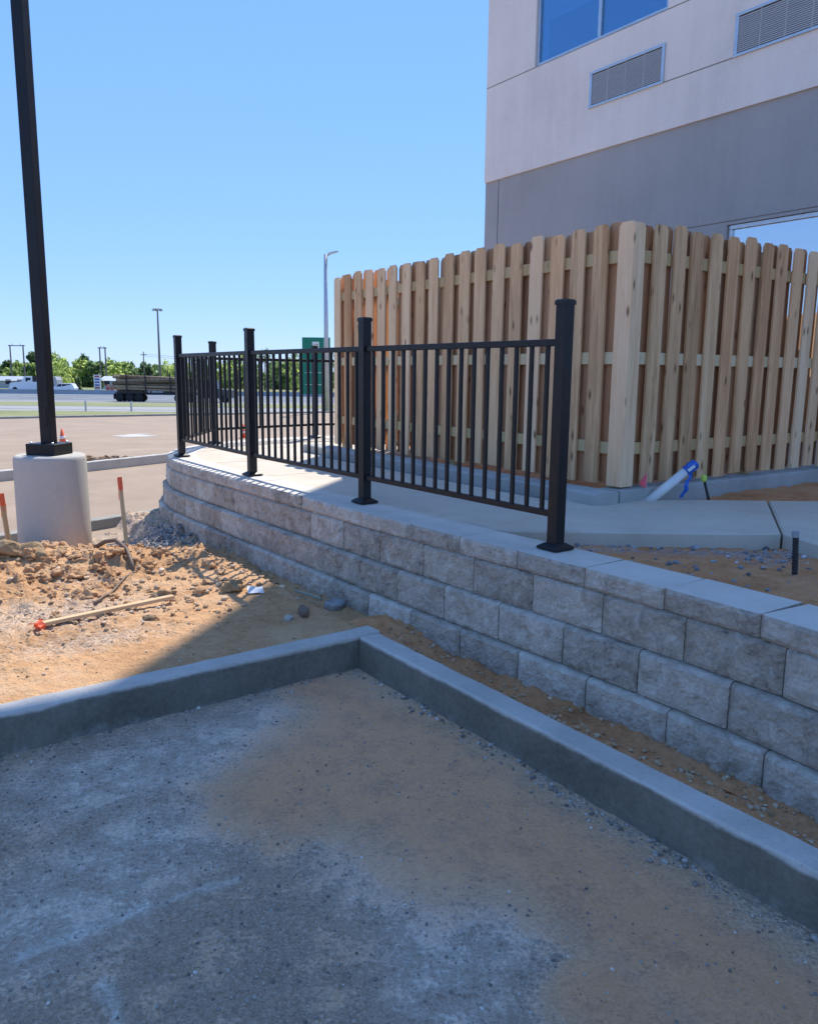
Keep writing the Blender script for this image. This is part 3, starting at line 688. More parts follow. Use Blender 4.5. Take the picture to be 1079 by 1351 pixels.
for (a, b) in GRL:
    for z0, z1 in ((5.45, 5.925), (8.72, 9.195)):
        g = MB(); z0 += zo; z1 += zo
        g.bbox(a-.02, b+.02, -.022, .03, z0-.005, z0+.03); g.bbox(a-.02, b+.02, -.022, .03, z1-.03, z1+.005)
        g.bbox(a-.02, a+.025, -.021, .029, z0+.03, z1-.03); g.bbox(b-.025, b+.02, -.021, .029, z0+.03, z1-.03)
        gr = g.build('grille', ALU, bld)
        n = 17
        for k in range(n):
            zc = z0+.04+(z1-z0-.08)*(k+.5)/n
            MB().add([(a+.02,-.014,zc-.0085),(b-.02,-.014,zc-.0085),(b-.02,-.012,zc+.006),(a+.02,-.012,zc+.006),(a+.02,.012,zc+.0085),(b-.02,.012,zc+.0085),(a+.02,.010,zc-.002),(b-.02,.010,zc-.002)], [(0,1,2,3),(3,2,5,4),(6,7,1,0)]).build('louvre', GRILLE, gr)
        for k in range(1, 4): 
            xc = a+(b-a)*k/4; MB().box(xc-.005, xc+.005, -.0165, .0, z0+.03, z1-.03).build('bar', GRILLE, gr)
        MB().box(a+.01, b-.01, .05, .06, z0+.01, z1-.01).build('backing', GBACK, gr)

# ------------------------------------------------------------------ lamp post on concrete base
lp = empty('lamp_post', (PB.x, PB.y, .05)); tag(lp, 'black square steel lamp post on a round concrete base in the dirt', 'lamp post')
prof = [(.296, -.35), (.292, .3), (.288, .866), (.281, .892), (.265, .903)]
MB().lathe([(r, z) for r, z in prof], 48).build('concrete_base', m_stucco('formed_base', (.50,.465,.41)), lp, smooth=True)
for e in lp.children:
    for p in e.data.polygons: p.use_smooth = len(p.vertices) == 4 and abs(p.normal.z) < .5
PA = R(-10)
MB().bbox(-.132, .132, -.132, .132, .905, 1.0, .004).build('base_cover', BLACK, lp, rot=(0,0,PA))
MB().bbox(-.048, .048, -.048, .048, 1.0, 7.6, .004).build('pole', BLACK, lp, rot=(0,0,PA))
for sx in (-1, 1):
    for sy in (-1, 1): MB().lathe([(.011, .996), (.011, 1.012), (.005, 1.016)], 8, (sx*.1, sy*.1, 0)).build('bolt', GALV, lp, rot=(0,0,PA))
MB().bbox(-.028, .028, -.053, -.047, 1.14, 1.30, .002).build('hand_hole_cover', BLACK, lp, rot=(0,0,PA))
hd = MB().bbox(-.16, .16, .1, .75, 7.45, 7.55, .01).build('lamp_head', BLACK, lp, rot=(0,0,PA))

# ------------------------------------------------------------------ stakes, sticks, stones, debris
def gz(x, y): return isl_h(x, y)
def bar_between(name, p0, p1, w1, w2, mat, parent=None, taper=0):
    p0 = Vector(p0); p1 = Vector(p1); d = (p1-p0); L = d.length; m = MB().bbox(-w1/2, w1/2, -w2/2, w2/2, 0, L, .002)
    o = m.build(name, mat, parent); o.rotation_mode = 'QUATERNION'; o.location = p0; o.rotation_quaternion = d.to_track_quat('Z', 'Y'); return o
def stake(p0, p1, label, w1=.036, w2=.036, frac=.82):
    root = empty('survey_stake', p0); d = Vector(p1)-Vector(p0)
    bar_between('shaft', (0,0,0), d, w1, w2, STAKEW, root)
    m = MB().bbox(-w1/2-.003, w1/2+.003, -w2/2-.003, w2/2+.003, 0, d.length*(1-frac)+.004, .002)
    o = m.build('painted_top', ORANGE, root); o.location = d*frac; o.rotation_mode = 'QUATERNION'; o.rotation_quaternion = d.to_track_quat('Z', 'Y')
    m = MB()
    for k in range(4):
        a = random.uniform(0, 6); m.add([(.02*math.cos(a), .02*math.sin(a), 0), (.03*math.cos(a)+.012, .03*math.sin(a), 0), (.034*math.cos(a)+.01, .034*math.sin(a), -.07-.02*k), (.03*math.cos(a), .03*math.sin(a), -.08-.02*k)], [(0,1,2,3)])
    m.build('flagging_tape', ORANGE, root, d*(frac+.02)); tag(root, label, 'stake'); return root
stake((-2.79,7.70,-.05), (-2.90,7.9,.605), 'wooden survey stake with orange top leaning in front of the dark kerb')
stake((-3.56,6.95,.0), (-3.66,7.05,.56), 'wooden survey stake with orange top at the left edge beside the concrete base')
fs = empty('fallen_stake', (-2.12,4.42,.0)); tag(fs, 'pale wooden stake lying on the dirt with orange ribbon on its end', 'stake')
za, zb = gz(-2.12,4.42)+.03, gz(-1.52,4.98)+.035
bar_between('shaft', (0,0,za), (.60,.56,zb), .045, .022, STAKEW, fs)
m = MB()
for k in range(7):
    a = random.uniform(-.5, 2.6); r = random.uniform(.05, .13); c = Vector((random.uniform(-.05,.04), random.uniform(-.06,.02), za-.005+random.uniform(-.012,.02)))
    m.add([c, c+Vector((.018,.004,.003)), c+Vector((.018-r*math.cos(a)*.5, -r*math.sin(a)*.5, .012*k%.03)), c+Vector((-r*math.cos(a)*.5, -r*math.sin(a)*.5, .01))], [(0,1,2,3)])
m.build('ribbon', ORANGE, fs)
m = MB().tube([(.008,-.002,za+.0), (-.01,-.03,za-.012)], [.03,.028], 8); m.build('ribbon_wrap', ORANGE, fs)
HOSE = plain('brown_hose', (.16,.10,.065), .7, 0, .2)
cb = MB().tube([(-2.42,6.0,gz(-2.42,6.0)+.01),(-2.33,5.98,gz(-2.33,5.98)+.055),(-2.22,5.9,gz(-2.22,5.9)+.075),(-2.1,5.78,gz(-2.1,5.78)+.06),(-2.03,5.68,gz(-2.03,5.68)+.03),(-1.99,5.6,gz(-1.99,5.6)-.01)], .017, 8).build('hose', HOSE, smooth=True)
tag(cb, 'thick brown hose arching out of the heaped dirt', 'hose')
cb2 = MB().tube([(-1.99,5.58,gz(-1.99,5.58)+.0)]+[(x, y, gz(x, y)+.012) for x, y in ((-2.0,5.45),(-2.0,5.3),(-1.99,5.15),(-1.985,5.0),(-1.99,4.87))], .009, 7).build('stick', HOSE, smooth=True)
tag(cb2, 'thin dark stick lying on the dirt below the arching hose', 'stick')
def rock_mesh(seed, n=1, ang=.35, flat=.7):
    import bmesh
    bm = bmesh.new(); bmesh.ops.create_icosphere(bm, subdivisions=n, radius=1)
    for v in bm.verts:
        k = 1+ang*mn.noise(Vector((v.co.x*1.3+seed*7.1, v.co.y*1.3, v.co.z*1.3)))*1.6; v.co *= k; v.co.z *= flat
    m = bpy.data.meshes.new('rock'); bm.to_mesh(m); bm.free(); return m
def rock(name, x, y, z, r, label, cat, mat, seed, sc3=(1,1,.7), rz=0, n=3, ang=.5):
    m = rock_mesh(seed, n, ang, 1.); m.materials.append(mat); o = inst(name, m, None, (x, y, z), (0,0,rz)); o.scale = (r*sc3[0], r*sc3[1], r*sc3[2]); tag(o, label, cat); return o
CLOD = m_soil('clod_soil', (.25,.155,.08), (.40,.265,.145), (.48,.35,.22))
def slabstone(name, x, y, z, sx, sy, sz, rot, label, mat, cat='stone'):
    m = MB(); n = 7; pts = [(math.cos(2*math.pi*k/n+random.uniform(-.25,.25))*sx*random.uniform(.8,1.1), math.sin(2*math.pi*k/n)*sy*random.uniform(.8,1.1)) for k in range(n)]
    m.v = [(a, b, 0) for a, b in pts]+[(a*1.02, b*1.02, sz*.8) for a, b in pts]+[(a*.9, b*.9, sz) for a, b in pts]
    m.f = [(l*n+i, l*n+(i+1)%n, l*n+n+(i+1)%n, l*n+n+i) for l in range(2) for i in range(n)]+[tuple(range(2*n, 3*n)), tuple(range(n))[::-1]]
    o = m.build(name, mat, None, (x, y, z), rot); tag(o, label, cat); return o
slabstone('stone', -.50, 5.17, gz(-.5,5.17)-.005, .075, .05, .045, (.25,.1,.4), 'flat grey stone lying beside the foot of the block wall', STONE)
slabstone('stone', -.73, 4.66, gz(-.73,4.66)-.01, .034, .028, .03, (.2,.1,1.), 'small pale stone on the shaded dirt near the kerb corner', plain('pale_stone', (.48,.45,.41), .9))
slabstone('brick_fragment', -.645, 4.75, gz(-.645,4.75)-.012, .035, .06, .055, (.25,-.1,.3), 'dark brown broken brick piece next to a small pale stone', plain('brown_brick', (.17,.11,.08), .9, 0, .3), 'brick')
m = MB(); 
for j in range(4):
    for i in range(4): m.v.append((i*.035-.05, j*.03-.045, .02*mn.noise(Vector((i*.9, j*.9, 2)))+.012))
m.f = [(j*4+i, j*4+i+1, j*4+i+5, j*4+i+4) for j in range(3) for i in range(3)]
tag(m.build('paper_scrap', WHITEP, None, (-1.03, 5.18, gz(-1.03,5.18)+.008), (.25,0,.3)), 'crumpled white paper scrap at the edge of the shade on the dirt', 'paper')
tag(MB().tube([(-.80,5.46,gz(-.8,5.46)+.03),(-.7,5.39,gz(-.7,5.39)+.028),(-.6,5.31,gz(-.6,5.31)+.012)], .008, 6).build('stick', plain('greenish_plastic', (.30,.38,.30), .5)), 'thin pale green stick lying against the wall foot', 'stick')
rock('dirt_clod', -2.83, 5.66, gz(-2.83,5.66)+.02, .115, 'largest brown dirt clod on top of the heap before the concrete base', 'clod', CLOD, 3, (1.4,.8,.75), .3)
rock('dirt_clod', -1.17, 5.2, gz(-1.17,5.2)+.03, .06, 'dark dirt clod among the railing shadows on the mound', 'clod', CLOD, 5, (1.3,.8,.7), .5)
rock('dirt_clod', -1.62, 5.12, gz(-1.62,5.12)+.015, .045, 'flat dirt clod beside the shadow of the railing post', 'clod', CLOD, 8, (1.5,.8,.6), .1)
rock('dirt_clod', -1.55, 4.62, gz(-1.55,4.62)+.012, .035, 'small lone dirt clod right of the fallen stake', 'clod', CLOD, 11, (1.2,.9,.7), .1)
rock('dirt_clod', 1.24, 2.84, strip_h(1.24,2.84)+.0, .03, 'dark earth clod at the foot of the wall near the right edge', 'clod', SOIL_RED, 13, (1.6,.8,.6), -.9)
def scatter(name, mat, pts, label, seed=1, flat=.7, variants_n=6):
    rnd = random.Random(seed); base = []
    for k in range(variants_n):
        me = rock_mesh(seed*13+k, 1, .45, flat); base.append(([tuple(v.co) for v in me.vertices], [tuple(p.vertices) for p in me.polygons])); bpy.data.meshes.remove(me)
    V = []; F = []
    for x, y, z, r in pts:
        vv, ff = rnd.choice(base); a = rnd.uniform(0, 6.28); c, s = math.cos(a)*r, math.sin(a)*r; e = rnd.uniform(.6, 1.2); n = len(V)
        V += [(x+(p[0]*c-p[1]*s*e), y+(p[0]*s+p[1]*c*e), z+p[2]*r) for p in vv]; F += [tuple(i+n for i in f) for f in ff]
    m = bpy.data.meshes.new(name); m.from_pydata(V, [], F); m.update(); m.materials.append(mat)
    return tag(inst(name, m), label, 'gravel', None, 'stuff')
def m_pebble(name, lo, mid, hi):
    t = MT(name, .85, spec=.3); g = t.n('ShaderNodeNewGeometry')
    t.color(t.ramp(g.outputs['Random Per Island'], [(0, lo), (.55, mid), (.9, hi), (1, tuple(min(1, x*1.5) for x in hi))])); return t.done()
PEB = m_pebble('pebbles_grey', (.15,.13,.115), (.30,.265,.235), (.46,.42,.38)); PEBS = m_pebble('crumbs_soil', (.36,.23,.125), (.47,.32,.19), (.54,.42,.30))
PEBR = m_pebble('crumbs_red', (.12,.07,.04), (.25,.145,.08), (.33,.24,.17))
rg = random.Random(4); pts = []
while len(pts) < 17000:
    u, v = rg.uniform(.0, 3.6), rg.uniform(.0, 4.2); q = K+KL*u+KR*v
    if q.y < 1.3: continue
    s = sandf(q.x, q.y)
    if rg.random() < s*.8: continue
    if .5+.5*fbm(q.x, q.y, 2.5, 3) < rg.random()*.9: continue
    r = .0014+.0055*rg.random()**9
    pts.append((q.x, q.y, asph_h(q.x, q.y)+r*.25, r))
for k in range(1900):     # loose stones along the kerb feet
    v = rg.uniform(.05, 4.2); e = abs(rg.gauss(0, .045)); q = K+KR*v+KL*(.005+e) if k % 4 else K+KL*v*.9+KR*(.004+e*.6)
    if rg.random() < .4+.5*fbm(q.x, q.y, 3, 2, 4): 
        r = .0025+.011*rg.random()**3; pts.append((q.x, q.y, asph_h(q.x, q.y)+r*.3, r))
scatter('loose_gravel', PEB, pts, 'loose grey gravel scattered over the shaded asphalt', 2)
pts = []
while len(pts) < 7000:
    u, v = rg.uniform(-.4, 3.4), rg.uniform(.2, 3.0); q = K+KL*u-KR*v
    if behind(q.x, q.y) > -.1: continue
    if rg.random() > .25+.75*sst(.3, 1.3, v): continue
    r = .0025+.022*rg.random()**9 if v > .9 else .002+.01*rg.random()**8
    pts.append((q.x, q.y, isl_h(q.x, q.y)+r*.3, r))
scatter('soil_crumbs', PEBS, pts, 'loose tan crumbs and stones on the dirt mound', 5)
pts = []
for k in range(2600):
    x, y = rg.gauss(-2.38, .2), rg.gauss(7.35, .34)
    if behind(x, y) > -.12: continue
    r = .006+.014*rg.random()**3; pts.append((x, y, isl_h(x, y)+r*.3, r))
scatter('gravel_heap', m_pebble('crushed_stone', (.10,.11,.12), (.22,.23,.25), (.36,.37,.39)), pts, 'crushed grey stone heaped by the curved wall end', 6)
pts = []
while len(pts) < 1500:
    u, v = rg.uniform(-.1, 4.), rg.uniform(.14, .6); q = K+KR*u-KL*v
    if behind(q.x, q.y) > -.1: continue
    r = .003+.012*rg.random()**5; pts.append((q.x, q.y, strip_h(q.x, q.y)+r*.3, r))
scatter('soil_crumbs', PEBS, pts, 'reddish crumbs in the narrow strip between kerb and wall', 8)
pts = []
for k in range(2400):
    x, y = rg.uniform(.7, 3.2), rg.uniform(2.6, 4.68)
    if behind(x, y) < .3: continue
    near = math.exp(-((4.58-y)/.09)**2)+.8*g2(x, y, 2.05, 4.3, .2, .14)
    if rg.random() > .15+near: continue
    r = .004+.016*rg.random()**3; pts.append((x, y, bed_h(x, y)+r*.3, r))
for k in range(900):      # debris between walkway and fence strip
    t, w_ = rg.uniform(-.2, 4.2), rg.uniform(1.12, 1.3); x, y = tw(t, w_); r = .006+.02*rg.random()**3; pts.append((x, y, .70+r*.5, r))
scatter('bed_gravel', m_pebble('bed_stone', (.12,.12,.13), (.26,.27,.29), (.42,.43,.45)), pts, 'grey gravel bits lying along the walkway edges', 9)

cl = []
for k in range(230):
    x, y = rg.gauss(-2.75, .55), rg.gauss(5.55, .28)
    if k % 3 == 0: x, y = rg.uniform(-3.3, -1.3), rg.uniform(4.7, 6.1)
    r = .014+.042*rg.random()**2.6
    if behind(x, y) < -.2 and (Vector((x, y))-K).dot(-KR) > .45: cl.append((x, y, isl_h(x, y)+r*.25, r))
V = []; F = []
for k, (x, y, z, r) in enumerate(cl):
    me = rock_mesh(k*1.7, 3, .55, .7); n = len(V); V += [(x+v.co.x*r*(1+.12*fbm(v.co.x, v.co.y+k, 5)), y+v.co.y*r, z+v.co.z*r*(1+.2*fbm(v.co.x+k, v.co.y, 4))) for v in me.vertices]
    F += [tuple(i+n for i in p.vertices) for p in me.polygons]; bpy.data.meshes.remove(me)
m = bpy.data.meshes.new('soil_clods'); m.from_pydata(V, [], F); m.update(); m.materials.append(SOIL)
m.attributes.new('gravel', 'FLOAT', 'POINT')
tag(inst('soil_clods', m), 'broken tan clods of dug earth on the mound before the concrete base', 'soil', None, 'stuff')
# walkway-side debris strip floor
MB().prism([tw(-.25, 1.1), tw(4.3, 1.1), tw(4.3, 1.45), tw(-.25, 1.45)], .6, .70).build('gravel_bed', SOIL_RED)['kind'] = 'structure'

# pvc pipe, conduits, flag behind the walkway
pv = empty('pvc_pipe', (1.831, 5.90, .766)); tag(pv, 'white plastic pipe leaning out of the soil with blue tape over its end', 'pipe')
d = Vector((.301, .02, .253)).normalized()
MB().tube([d*-.16, d*.335], .036, 18).build('pipe', PVC, pv, smooth=True)
m = MB().tube([d*.30, d*.32, d*.335, d*.355, d*.37, d*.39, d*.405], [.0375,.042,.039,.043,.040,.041,.030], 14); m.build('tape_wrap', BLUE, pv)
m = MB(); b_ = d*.32
for k in range(7):
    z = b_.z-.02-k*.03; x = b_.x+.012-k*.009+.009*math.sin(k*1.9); m.v += [(x-.014, b_.y-.045, z), (x+.016, b_.y-.045+.014*math.sin(k*1.4), z-.004)]
m.f = [(2*k, 2*k+1, 2*k+3, 2*k+2) for k in range(6)]; m.build('tape_tail', BLUE, pv)
m = MB().tube([d*.31+Vector((.0,-.042,.006)), d*.37+Vector((0,-.043,.004))], .012, 6); m.build('tape_patch', PVC, pv)
cn = empty('conduit_stub', (2.30, 6.02, .7)); tag(cn, 'thin dark conduit sticking up behind the walkway with lime tape on its tip', 'conduit')
MB().tube([(.03,0,-.1),(-.055,.0,.19)], .011, 10).build('pipe', DARKM, cn, smooth=True); MB().lathe([(.012,.17),(.024,.185),(.024,.215),(.012,.225)], 10, (-.058,0,0)).build('tape_wrap', LIME, cn)
cr = empty('conduit_stub', (1.985, 4.0, .6)); tag(cr, 'black ribbed conduit stub standing in the soil bed near the right edge', 'conduit')
pp = []; rr = []
for k in range(40): z = k/39*.31-.03; pp.append((.015-.055*z*1.2+.0, 0, z)); rr.append(.0165 if k % 2 else .0135)
MB().tube(pp, rr, 12).build('pipe', DARKM, cr); MB().tube([(-.004,0,.255),(-.0055,0,.285)], .0185, 12).build('tape_wrap', plain('grey_tape',(.3,.33,.38),.4), cr)
fl = empty('marker_flag', (1.757, 5.86, .7)); tag(fl, 'small bright pink marker flag on a wire by the fence corner', 'flag')
MB().tube([(0,0,-.05),(.004,0,.262)], .002, 6).build('wire', GALV, fl)
pf = [(.006,0,.262),(.001,0,.138),(-.022,.008,.15),(-.046,.012,.168),(-.044,.004,.19),(-.022,-.006,.225)]
m = MB().add(pf, [(0,1,2,3,4,5)]); m.add([(x, y+.0015, z) for x, y, z in pf], [(5,4,3,2,1,0)]); m.build('pennant', PINK, fl)

# ------------------------------------------------------------------ parking lot things
def cone(x, y, z, h, label):
    c = empty('traffic_cone', (x, y, z)); tag(c, label, 'cone', 'traffic cones in the parking lot')
    MB().bbox(-h*.27, h*.27, -h*.27, h*.27, 0, h*.05, .004).build('foot', ORANGE, c)
    MB().lathe([(h*.2, h*.05), (h*.045, h)], 20).build('body', ORANGE, c, smooth=True)
    for a, b in ((.35, .48), (.6, .72)):
        ra = .2-.155*(a-.05)/.95; rb = .2-.155*(b-.05)/.95; MB().lathe([(h*ra+.004, h*a), (h*rb+.004, h*b)], 20).build('reflective_band', WHITEP, c, smooth=True)
cone(-7.02, 16.1, -.01, .50, 'orange traffic cone with white bands just behind the lamp post base')
cone(-4.27, 20.5, -.01, .36, 'orange traffic cone seen between the railing balusters')
m = MB().add([(-7.75,20.7,-.005),(-7.3,20.3,-.005),(-6.75,20.5,-.005),(-6.6,21.0,-.005),(-7.1,21.15,-.005),(-6.95,21.6,-.005),(-7.3,21.5,-.005)], [(0,1,2,3,4,5,6)])
tag(m.build('painted_arrow', plain('worn_white_paint', (.46,.43,.39), .8, 0, .3, 3)), kind='structure')
pts = [(rg.gauss(-5.75,.35), rg.gauss(14.75,.12), rg.uniform(0,.06), .02+.07*rg.random()**2) for k in range(160)]
scatter('dirt_pile', PEBR, pts, 'low pile of reddish dirt behind the pale kerb', 12)

# street light behind the railing
sl_ = empty('street_light', (-3.66, 35.2, -.12)); tag(sl_, 'tall pale grey street light with a flat lamp head rising behind the railing', 'street light')
MB().tube([(0,0,0),(0,0,6.75)], [.12,.075], 14).build('pole', GALV, sl_, smooth=True)
MB().tube([(0,0,6.6),(.08,0,6.72),(.18,0,6.78)], .045, 10).build('arm', GALV, sl_, smooth=True)
MB().add([(.12,-.13,6.74),(.55,-.11,6.86),(.55,.11,6.86),(.12,.13,6.74),(.12,-.13,6.82),(.52,-.10,6.90),(.52,.10,6.90),(.12,.13,6.82)], [(3,2,1,0),(4,5,6,7),(0,1,5,4),(1,2,6,5),(2,3,7,6),(3,0,4,7)]).build('lamp_head', ALU, sl_)
# green road sign
gs = empty('road_sign', (-6.75, 58, -.7)); tag(gs, 'large green road sign on posts behind the railing, white plate near its top', 'road sign')
MB().bbox(-1.0, 1.0, -.03, .03, .85, 4.85, .01).build('panel', GREENS, gs)
for x in (-.62, .62): MB().box(x-.06, x+.06, .04, .16, -.4, 4.6).build('post', GALV, gs)
MB().bbox(-.28, .22, -.05, -.034, 4.0, 4.55, .005).build('plate', WHITEP, gs)
def text(body, size, mat, parent, loc):
    c = bpy.data.curves.new('lettering', 'FONT'); c.body = body; c.size = size; c.align_x = 'CENTER'; c.extrude = .004; c.materials.append(mat)
    o = bpy.data.objects.new('lettering', c); col.objects.link(o); bpy.context.view_layer.update()
    me = bpy.data.meshes.new_from_object(o); bpy.data.objects.remove(o); return inst('lettering', me, parent, loc, (R(90), 0, 0))
text('45', .36, DARKM, gs, (-.03, -.056, 4.12))
for z in (3.2, 2.35, 1.5): MB().box(-.8, .8, -.036, -.031, z, z+.05).build('stripe', WHITEP, gs)
# roadside wire fence along the service road
wf = empty('wire_fence', (-14, 34.6, -.1)); tag(wf, 'low wire fence on thin posts along the grass verge', 'fence')
for k in range(-6, 14): MB().box(-.03, .03, -.03, .03, 0, .42+.05).build('post', GALV, wf, (k*1.97, 0, 0))
for z in (.1, .24, .44): MB().box(-12, 26, -.006, .006, z-.006, z+.006).build('wire', GALV, wf)

# ------------------------------------------------------------------ highway vehicles
def wheel(parent, x, y, z, r, wd, rimmat=None):
    t = MB().lathe([(r*.6, -wd/2), (r*.94, -wd/2), (r, -wd*.36), (r, wd*.36), (r*.94, wd/2), (r*.6, wd/2)], 20); o = t.build('wheel', TYRE, parent, (x, y, z), (R(90), 0, 0), True)
    MB().lathe([(.02, -wd*.4), (r*.6, -wd*.46), (r*.6, wd*.46), (.02, wd*.4)], 16).build('rim', rimmat or GALV, o)
    return o
def poly_body(name, mat, parent, prof, y0, y1, inset=0.):
    m = MB(); n = len(prof); m.v = [(x, y0+(inset if z > 1.0 else 0), z) for x, z in prof]+[(x, y1-(inset if z > 1.0 else 0), z) for x, z in prof]
    m.f = [tuple(range(n)), tuple(range(n, 2*n))[::-1]]+[(i, n+i, n+(i+1)%n, (i+1)%n) for i in range(n)]
    return m.build(name, mat, parent)
gzh = -2.53
lt = empty('log_truck', (-41.2, 110, gzh)); tag(lt, 'dark logging truck loaded with long logs on the highway', 'truck')
MB().box(.6, 12.0, .6, .85, 1.0, 1.25).build('chassis', DARKM, lt); MB().box(.6, 12.0, 1.65, 1.9, 1.0, 1.25).build('chassis', DARKM, lt)
MB().box(1.0, 4.6, .25, 2.25, 1.15, 1.5).build('bunk', DARKM, lt); MB().box(7.3, 11.2, .35, 2.15, 1.15, 1.45).build('bunk', DARKM, lt)
for x in (2.4, 5.0, 8.4, 10.6):
    for y in (.1, 2.35): MB().box(x-.08, x+.08, y-.06, y+.06, 1.2, 3.95).build('log_stake', DARKM, lt)
for x in (1.35, 2.75, 3.95, 9.4, 10.7):
    for y in (.25, 2.2): wheel(lt, x, y, .55, .55, .45, DARKM)
for x in (.55,): MB().box(x, x+.06, .1, 2.4, .35, 1.05).build('mud_flap', DARKM, lt)
poly_body('cab', plain('cab_dark', (.05,.05,.06), .4), lt, [(12.2,.6),(16.6,.6),(16.6,1.7),(14.8,1.9),(14.4,3.1),(12.2,3.1)], .1, 2.4, .12)
MB().box(12.6, 14.1, .08, .2, 2.0, 2.8).build('side_window', DARK, lt)
for y in (.25, 2.2): wheel(lt, 15.5, y, .52, .52, .35, DARKM)
rl = random.Random(12)
rows = [(1.66, 6), (1.98, 6), (2.32, 6), (2.66, 6), (2.98, 5), (3.28, 4)]
for zi, (z, n) in enumerate(rows):
    for k in range(n):
        r = rl.uniform(.10, .22); y = .3+(1.95)*(k+.5)/n; x0 = .6+rl.uniform(-1.1, .9)+.12*zi; x1 = 11.6+rl.uniform(-.5, .5)
        z_2 = z+rl.uniform(-.06, .06); sag = rl.uniform(-.22, .22)
        lg = MB().tube([(x0,y,z_2-sag),(5.5,y,z_2+.05),(x1,y+rl.uniform(-.1,.1),z_2+sag)], [r*1.15,r,r*.8], 9).build('log', BARK, None, lt.location, smooth=False)
        tag(lg, 'long bark covered log stacked on the logging truck', 'log', 'logs loaded on the truck')
        MB().tube([(x0-.012,y,z_2-sag),(x0+.0,y,z_2-sag)], [r*1.08,r*1.08], 9).build('cut_end', LOGEND, lg)
tt = empty('white_truck', (-74.8, 150, gzh)); tag(tt, 'white dump truck with a grey bed, partly hidden by the lamp post', 'truck')
WV = plain('vehicle_white', (.78,.79,.80), .25, 0, .04)
poly_body('cab', WV, tt, [(.0,.55),(5.2,.55),(5.2,2.95),(2.9,3.0),(2.35,2.05),(.15,1.75)], .0, 2.4, .1)
MB().add([(2.45,.09,2.08),(2.98,.09,2.82),(2.98,2.3,2.82),(2.45,2.3,2.08)], [(0,1,2,3)]).build('windscreen', DARK, tt, (-.06,0,.04))
MB().box(3.15, 4.1, .07, .12, 2.05, 2.75).build('side_window', DARK, tt); MB().box(4.45, 5.3, .06, 2.3, .8, 3.05).build('sleeper_panel', DARKM, tt)
MB().box(-.12, .1, .1, 2.3, .45, .95).build('bumper', ALU, tt)
for x in (1.1, 5.6, 6.9):
    for y in (.2, 2.2): wheel(tt, x, y, .52, .52, .4)
poly_body('dump_bed', plain('trailer_grey', (.42,.41,.40), .5, .2), tt, [(5.5,1.2),(9.0,1.2),(9.0,2.4),(8.7,3.0),(5.5,3.0)], .0, 2.45)
for k in range(4): MB().box(5.9+k*.8, 6.0+k*.8, -.06, .0, 1.2, 2.8).build('rib', plain('rib_grey', (.36,.35,.34), .5), tt)
for x in (7.9,):
    for y in (.2, 2.2): wheel(tt, x, y, .52, .52, .4)
sv = empty('white_suv', (-67.2, 148.6, gzh)); tag(sv, 'white sport utility car driving on the highway right of the lamp post', 'car')
poly_body('body', WV, sv, [(0,.4),(5.1,.4),(5.15,.95),(5.0,1.15),(4.75,1.72),(4.4,1.78),(2.3,1.78),(1.45,1.18),(.2,1.05)], .0, 1.9, .12)
for a, b, c, d_ in ((1.75,2.3,2.75,2.75),(2.85,2.85,3.75,3.75),(3.85,3.85,4.6,4.4)):
    MB().add([(a,.10,1.2),(d_ if False else c,.10,1.2),(d_,.10,1.66),(b,.10,1.66)], [(0,1,2,3)]).build('side_window', DARK, sv, (0,-.0,0))
MB().add([(1.5,.2,1.22),(2.28,.2,1.74),(2.28,1.7,1.74),(1.5,1.7,1.22)], [(0,1,2,3)]).build('windscreen', DARK, sv, (-.03,0,.03))
for x in (1.0, 4.1):
    for y in (.1, 1.8): wheel(sv, x, y, .36, .36, .25)
bar = MB(); bp = [(0,-2.56),(.6,-2.56),(.42,-2.2),(.36,-1.75),(.24,-1.75),(.18,-2.2)]
bar.v = [(x, 143+y, z) for x in (-220, 160) for y, z in bp]; bar.f = [(i, (i+1)%6, 6+(i+1)%6, 6+i) for i in range(6)]+[(0,1,2,3,4,5)[::-1], (6,7,8,9,10,11)]
tag(bar.build('median_barrier', plain('barrier_concrete', (.34,.36,.38), .85, 0, .12, .2)), 'long low concrete median barrier across the highway', 'barrier')

# ------------------------------------------------------------------ poles, pylon sign and far buildings
POLEM = plain('weathered_pole', (.20,.17,.15), .9)
def hframe(x, y, z, wdt, h, label):
    e = empty('utility_pole', (x, y, z)); tag(e, label, 'utility pole')
    for s in (-.5, .5): MB().tube([(s*wdt,0,0),(s*wdt,0,h)], [.24,.18], 8).build('pole', POLEM, e)
    MB().box(-wdt/2-.5, wdt/2+.5, -.12, .12, h-.35, h-.1).build('crossarm', POLEM, e)
    for s in (-.3, .3): MB().tube([(s*wdt,0,h-.1),(s*wdt,0,h+.35)], .09, 6).build('insulator', GALV, e)
hframe(-111.7, 230, -3.3, 3.7, 11.9, 'H-shaped wooden power line frame above the white dump truck')
hframe(-87.4, 230, -3.3, 1.55, 11.5, 'narrow H-shaped wooden power line frame behind the price sign')
e = empty('utility_pole', (-75.8, 230, -3.3)); tag(e, 'single thin wooden utility pole above the logging truck', 'utility pole')
MB().tube([(0,0,0),(0,0,10.4)], [.2,.13], 8).build('pole', POLEM, e); MB().box(-.9,.9,-.08,.08,9.4,9.6).build('crossarm', POLEM, e)
for k, z in enumerate((9.75, 9.2)):
    m = MB().tube([(-75.8+i*4.5, 230+.0*i, -3.3+z-.35*math.sin(math.pi*min(1, i/8))-.22*i) for i in range(9)], .035, 5)
    tag(m.build('power_line', DARKM), ['upper thin sagging power line right of the single utility pole', 'lower thin sagging power line right of the single utility pole'][k], 'power line')
hm = empty('high_mast_light', (-58.9, 190, -2.9)); tag(hm, 'very tall thin highway mast light standing against the sky', 'mast light')
